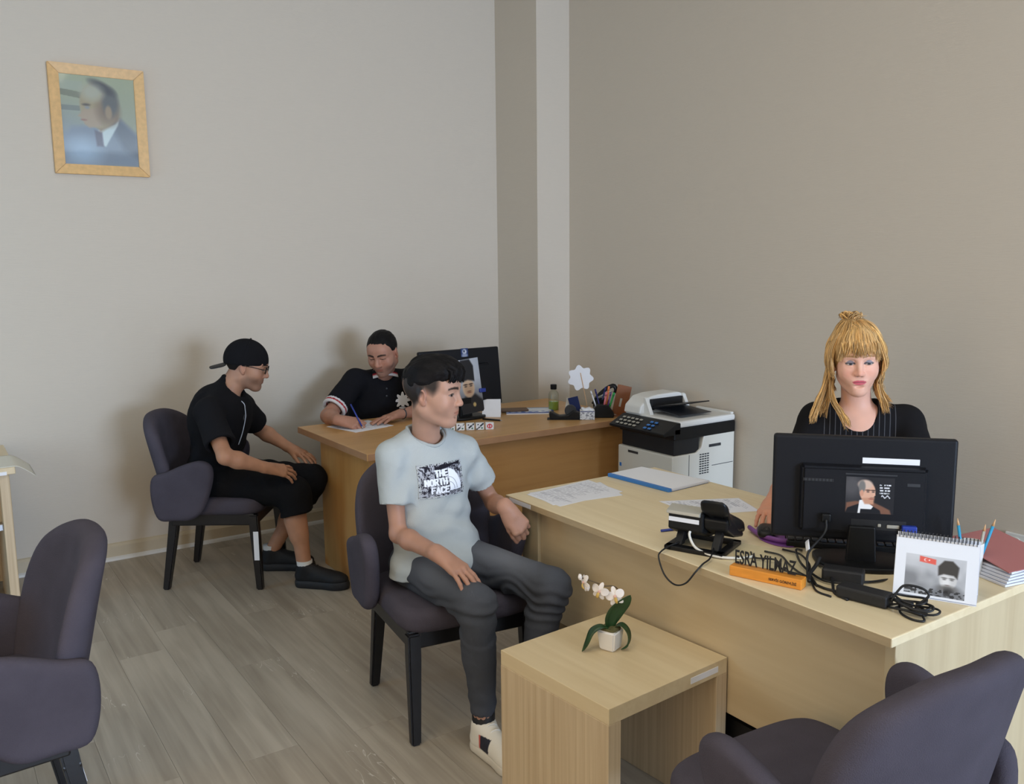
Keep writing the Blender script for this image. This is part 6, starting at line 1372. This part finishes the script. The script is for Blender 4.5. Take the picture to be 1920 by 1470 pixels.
    Vv, Q = V.mesh(); N = vnormals(Vv, Q); L = hl(h, Vv); Vv = Vv+N*(.003*n3(L, (18, 70, 30))+.0016*n3(L, (30, 190, 60)))[:, None]; base = np.array([200, 160, 106.])
    finish('hair', Vv, Q, base*.86*(1+.22*n3(L, (14, 170, 40))[:, None]), 'hair_shade', root, O)
    rg = np.random.RandomState(4); paths, rr, cc = [], [], []
    def put(p, r, lo_=.76, hi_=1.26): paths.append([q+(rg.randn(3)*.0007*i if i > 1 else 0) for i, q in enumerate(p)]); rr.append(r); cc.append(np.clip(base*rg.uniform(lo_, hi_)+np.array([6, 2, -4])*rg.randn(), 20, 250))
    for k in range(420):   # fringe from the crown to the brows
        y0 = rg.uniform(-.035, .035); y = rg.uniform(-.062, .062); e = abs(y); low = .032-.020*(e > .046)*(e-.046)/.016+rg.uniform(-.007, .006)
        put([hp(h, .012, y0*.6-.008, .139), hp(h, .055, y*.62, .127-e*.20), hp(h, .092-e*.30, y*.90, .098-e*.22), hp(h, .106-e*.46, y, .066), hp(h, .1045-e*.52, y*1.04+rg.uniform(-.008, .008), low)], rg.uniform(.0011, .0024))
    for sg in (1, -1):     # sides falling past the ears
        for k in range(420):
            x = rg.uniform(-.075, .048); t = rg.uniform(0, 1); ex = .012*rg.randn()
            top = [hp(h, x*.4-.01, sg*.012, .139), hp(h, x*.8, sg*(.056), .112), hp(h, x, sg*(.090+.003*rg.randn()-.25*max(0, x-.02)), .045), hp(h, x+.004, sg*(.095+.003*rg.randn()-.3*max(0, x-.02)), -.012)]
            if x > .018: put(top+[hp(h, x+.004, sg*(.088-.25*max(0, x-.02)), -.036-.02*t)], rg.uniform(.0013, .0028))
            else: put(top+[hp(h, x-.012, sg*(.083+.004*rg.randn()), -.07), hp(h, -.035+.4*x, sg*(.082+.008*rg.randn()), -.12)], rg.uniform(.0013, .003))
    def lock(sg, n_, pts, sx, r):
        for k in range(n_):
            o_ = rg.uniform(-1, 1, 3)*np.array(sx); paths_ = [hp(h, *(np.array(p)+o_*(.35+.65*i/len(pts))+rg.uniform(-.003, .003, 3))) for i, p in enumerate(pts)]; put(paths_, rg.uniform(r*.7, r*1.2))
    lock(-1, 170, [(-.030, -.080, .0), (-.032, -.088, -.06), (-.024, -.098, -.115), (-.010, -.112, -.155), (.012, -.124, -.185)], (.020, .028, .026), .0021)
    lock(-1, 50, [(-.005, -.080, -.03), (.002, -.084, -.09), (.022, -.078, -.14), (.052, -.060, -.175), (.074, -.042, -.205), (.080, -.036, -.225)], (.008, .013, .012), .0019)
    lock(-1, 50, [(-.03, -.085, -.03), (-.012, -.106, -.10), (.010, -.128, -.150), (.030, -.146, -.190), (.036, -.150, -.215)], (.010, .014, .014), .0019)
    lock(1, 170, [(-.036, .078, .0), (-.040, .080, -.06), (-.034, .080, -.105), (-.026, .092, -.140), (-.016, .108, -.160)], (.018, .022, .022), .0021)
    lock(1, 50, [(-.020, .078, -.06), (.0, .080, -.11), (.014, .092, -.150), (.026, .100, -.185)], (.008, .013, .012), .0019)
    for k in range(260):   # strands drawn up over the crown
        a = rg.uniform(-2.2, 2.2); put([hp(h, -.016+.106*math.cos(a), .090*math.sin(a), .045+.03*rg.rand()), hp(h, -.016+.095*math.cos(a), .080*math.sin(a), .095), hp(h, -.020+.060*math.cos(a), .052*math.sin(a)-.004, .130), hp(h, -.028+.02*math.cos(a), .018*math.sin(a)-.010, .146)], rg.uniform(.0012, .0026))
    for k in range(40):    # loose top knot
        a = rg.uniform(0, 2*PI); r_ = rg.uniform(.01, .04); put([hp(h, -.02+.5*r_*math.cos(a), -.012+.6*r_*math.sin(a), .132), hp(h, -.03+r_*math.cos(a), -.014+r_*math.sin(a), .150+rg.uniform(0, .010)), hp(h, -.035+.9*r_*math.cos(a+.6), -.016+1.1*r_*math.sin(a+.6), .158+rg.uniform(-.004, .012)), hp(h, -.03+1.2*r_*math.cos(a+1.2), -.014+1.3*r_*math.sin(a+1.2), .146+rg.uniform(-.006, .012))], rg.uniform(.003, .0045))
    sweep_strands('hair_locks', paths, rr, cc, root, O)
build_woman()

# swivel chairs of the two people behind the desks
def swivel(label, loc, rz, zs):
    t = thing('office_chair', label, 'chair', loc, rz)
    link('seat', pillow_mesh(smooth_closed([(.22, .17), (.17, .22), (-.17, .21), (-.21, .16), (-.21, -.16), (-.17, -.21), (.17, -.22), (.22, -.17)], 5), .07, .03, lambda u, v, w: (u, v, zs-.035+w), 5, 4), 'upholstery', t, True)
    link('backrest', pillow_mesh(smooth_closed([(.17, -.12), (.18, .10), (.12, .17), (-.12, .17), (-.18, .10), (-.17, -.12), (0, -.15)], 5), .05, .02, lambda u, v, w: (-.215+w+u*u*1.2-.1*v, u, zs+.26+v), 5, 4), 'upholstery', t, True)
    tube('back_bracket', [(-.10, 0, zs-.08), (-.24, 0, zs-.05), (-.27, 0, zs+.12), (-.265, 0, zs+.26)], .016, 'black_plastic', t, 8, 4)
    lathe('column', [(.028, .08), (.028, zs-.07), (.05, zs-.068)], 'dark_grey_plastic', t, 16)
    for k in range(5):
        a = 2*PI*k/5; tube('base_arm', [(0, 0, .10), (.26*math.cos(a), .26*math.sin(a), .07)], [.024, .016], 'black_plastic', t, 8)
        lathe('caster', [(.022, -.02), (.026, -.012), (.026, .012), (.022, .02)], 'black_plastic', t, 14, (.26*math.cos(a), .26*math.sin(a), .027), (PI/2, 0, a))
swivel('office chair under the man in the polo shirt, hidden behind the beech desk', (2.33, 4.97, 0), math.radians(-100), .40)
swivel('office chair under the blonde woman, hidden behind the pale desk', (2.925, 1.985, 0), math.radians(222), .49)
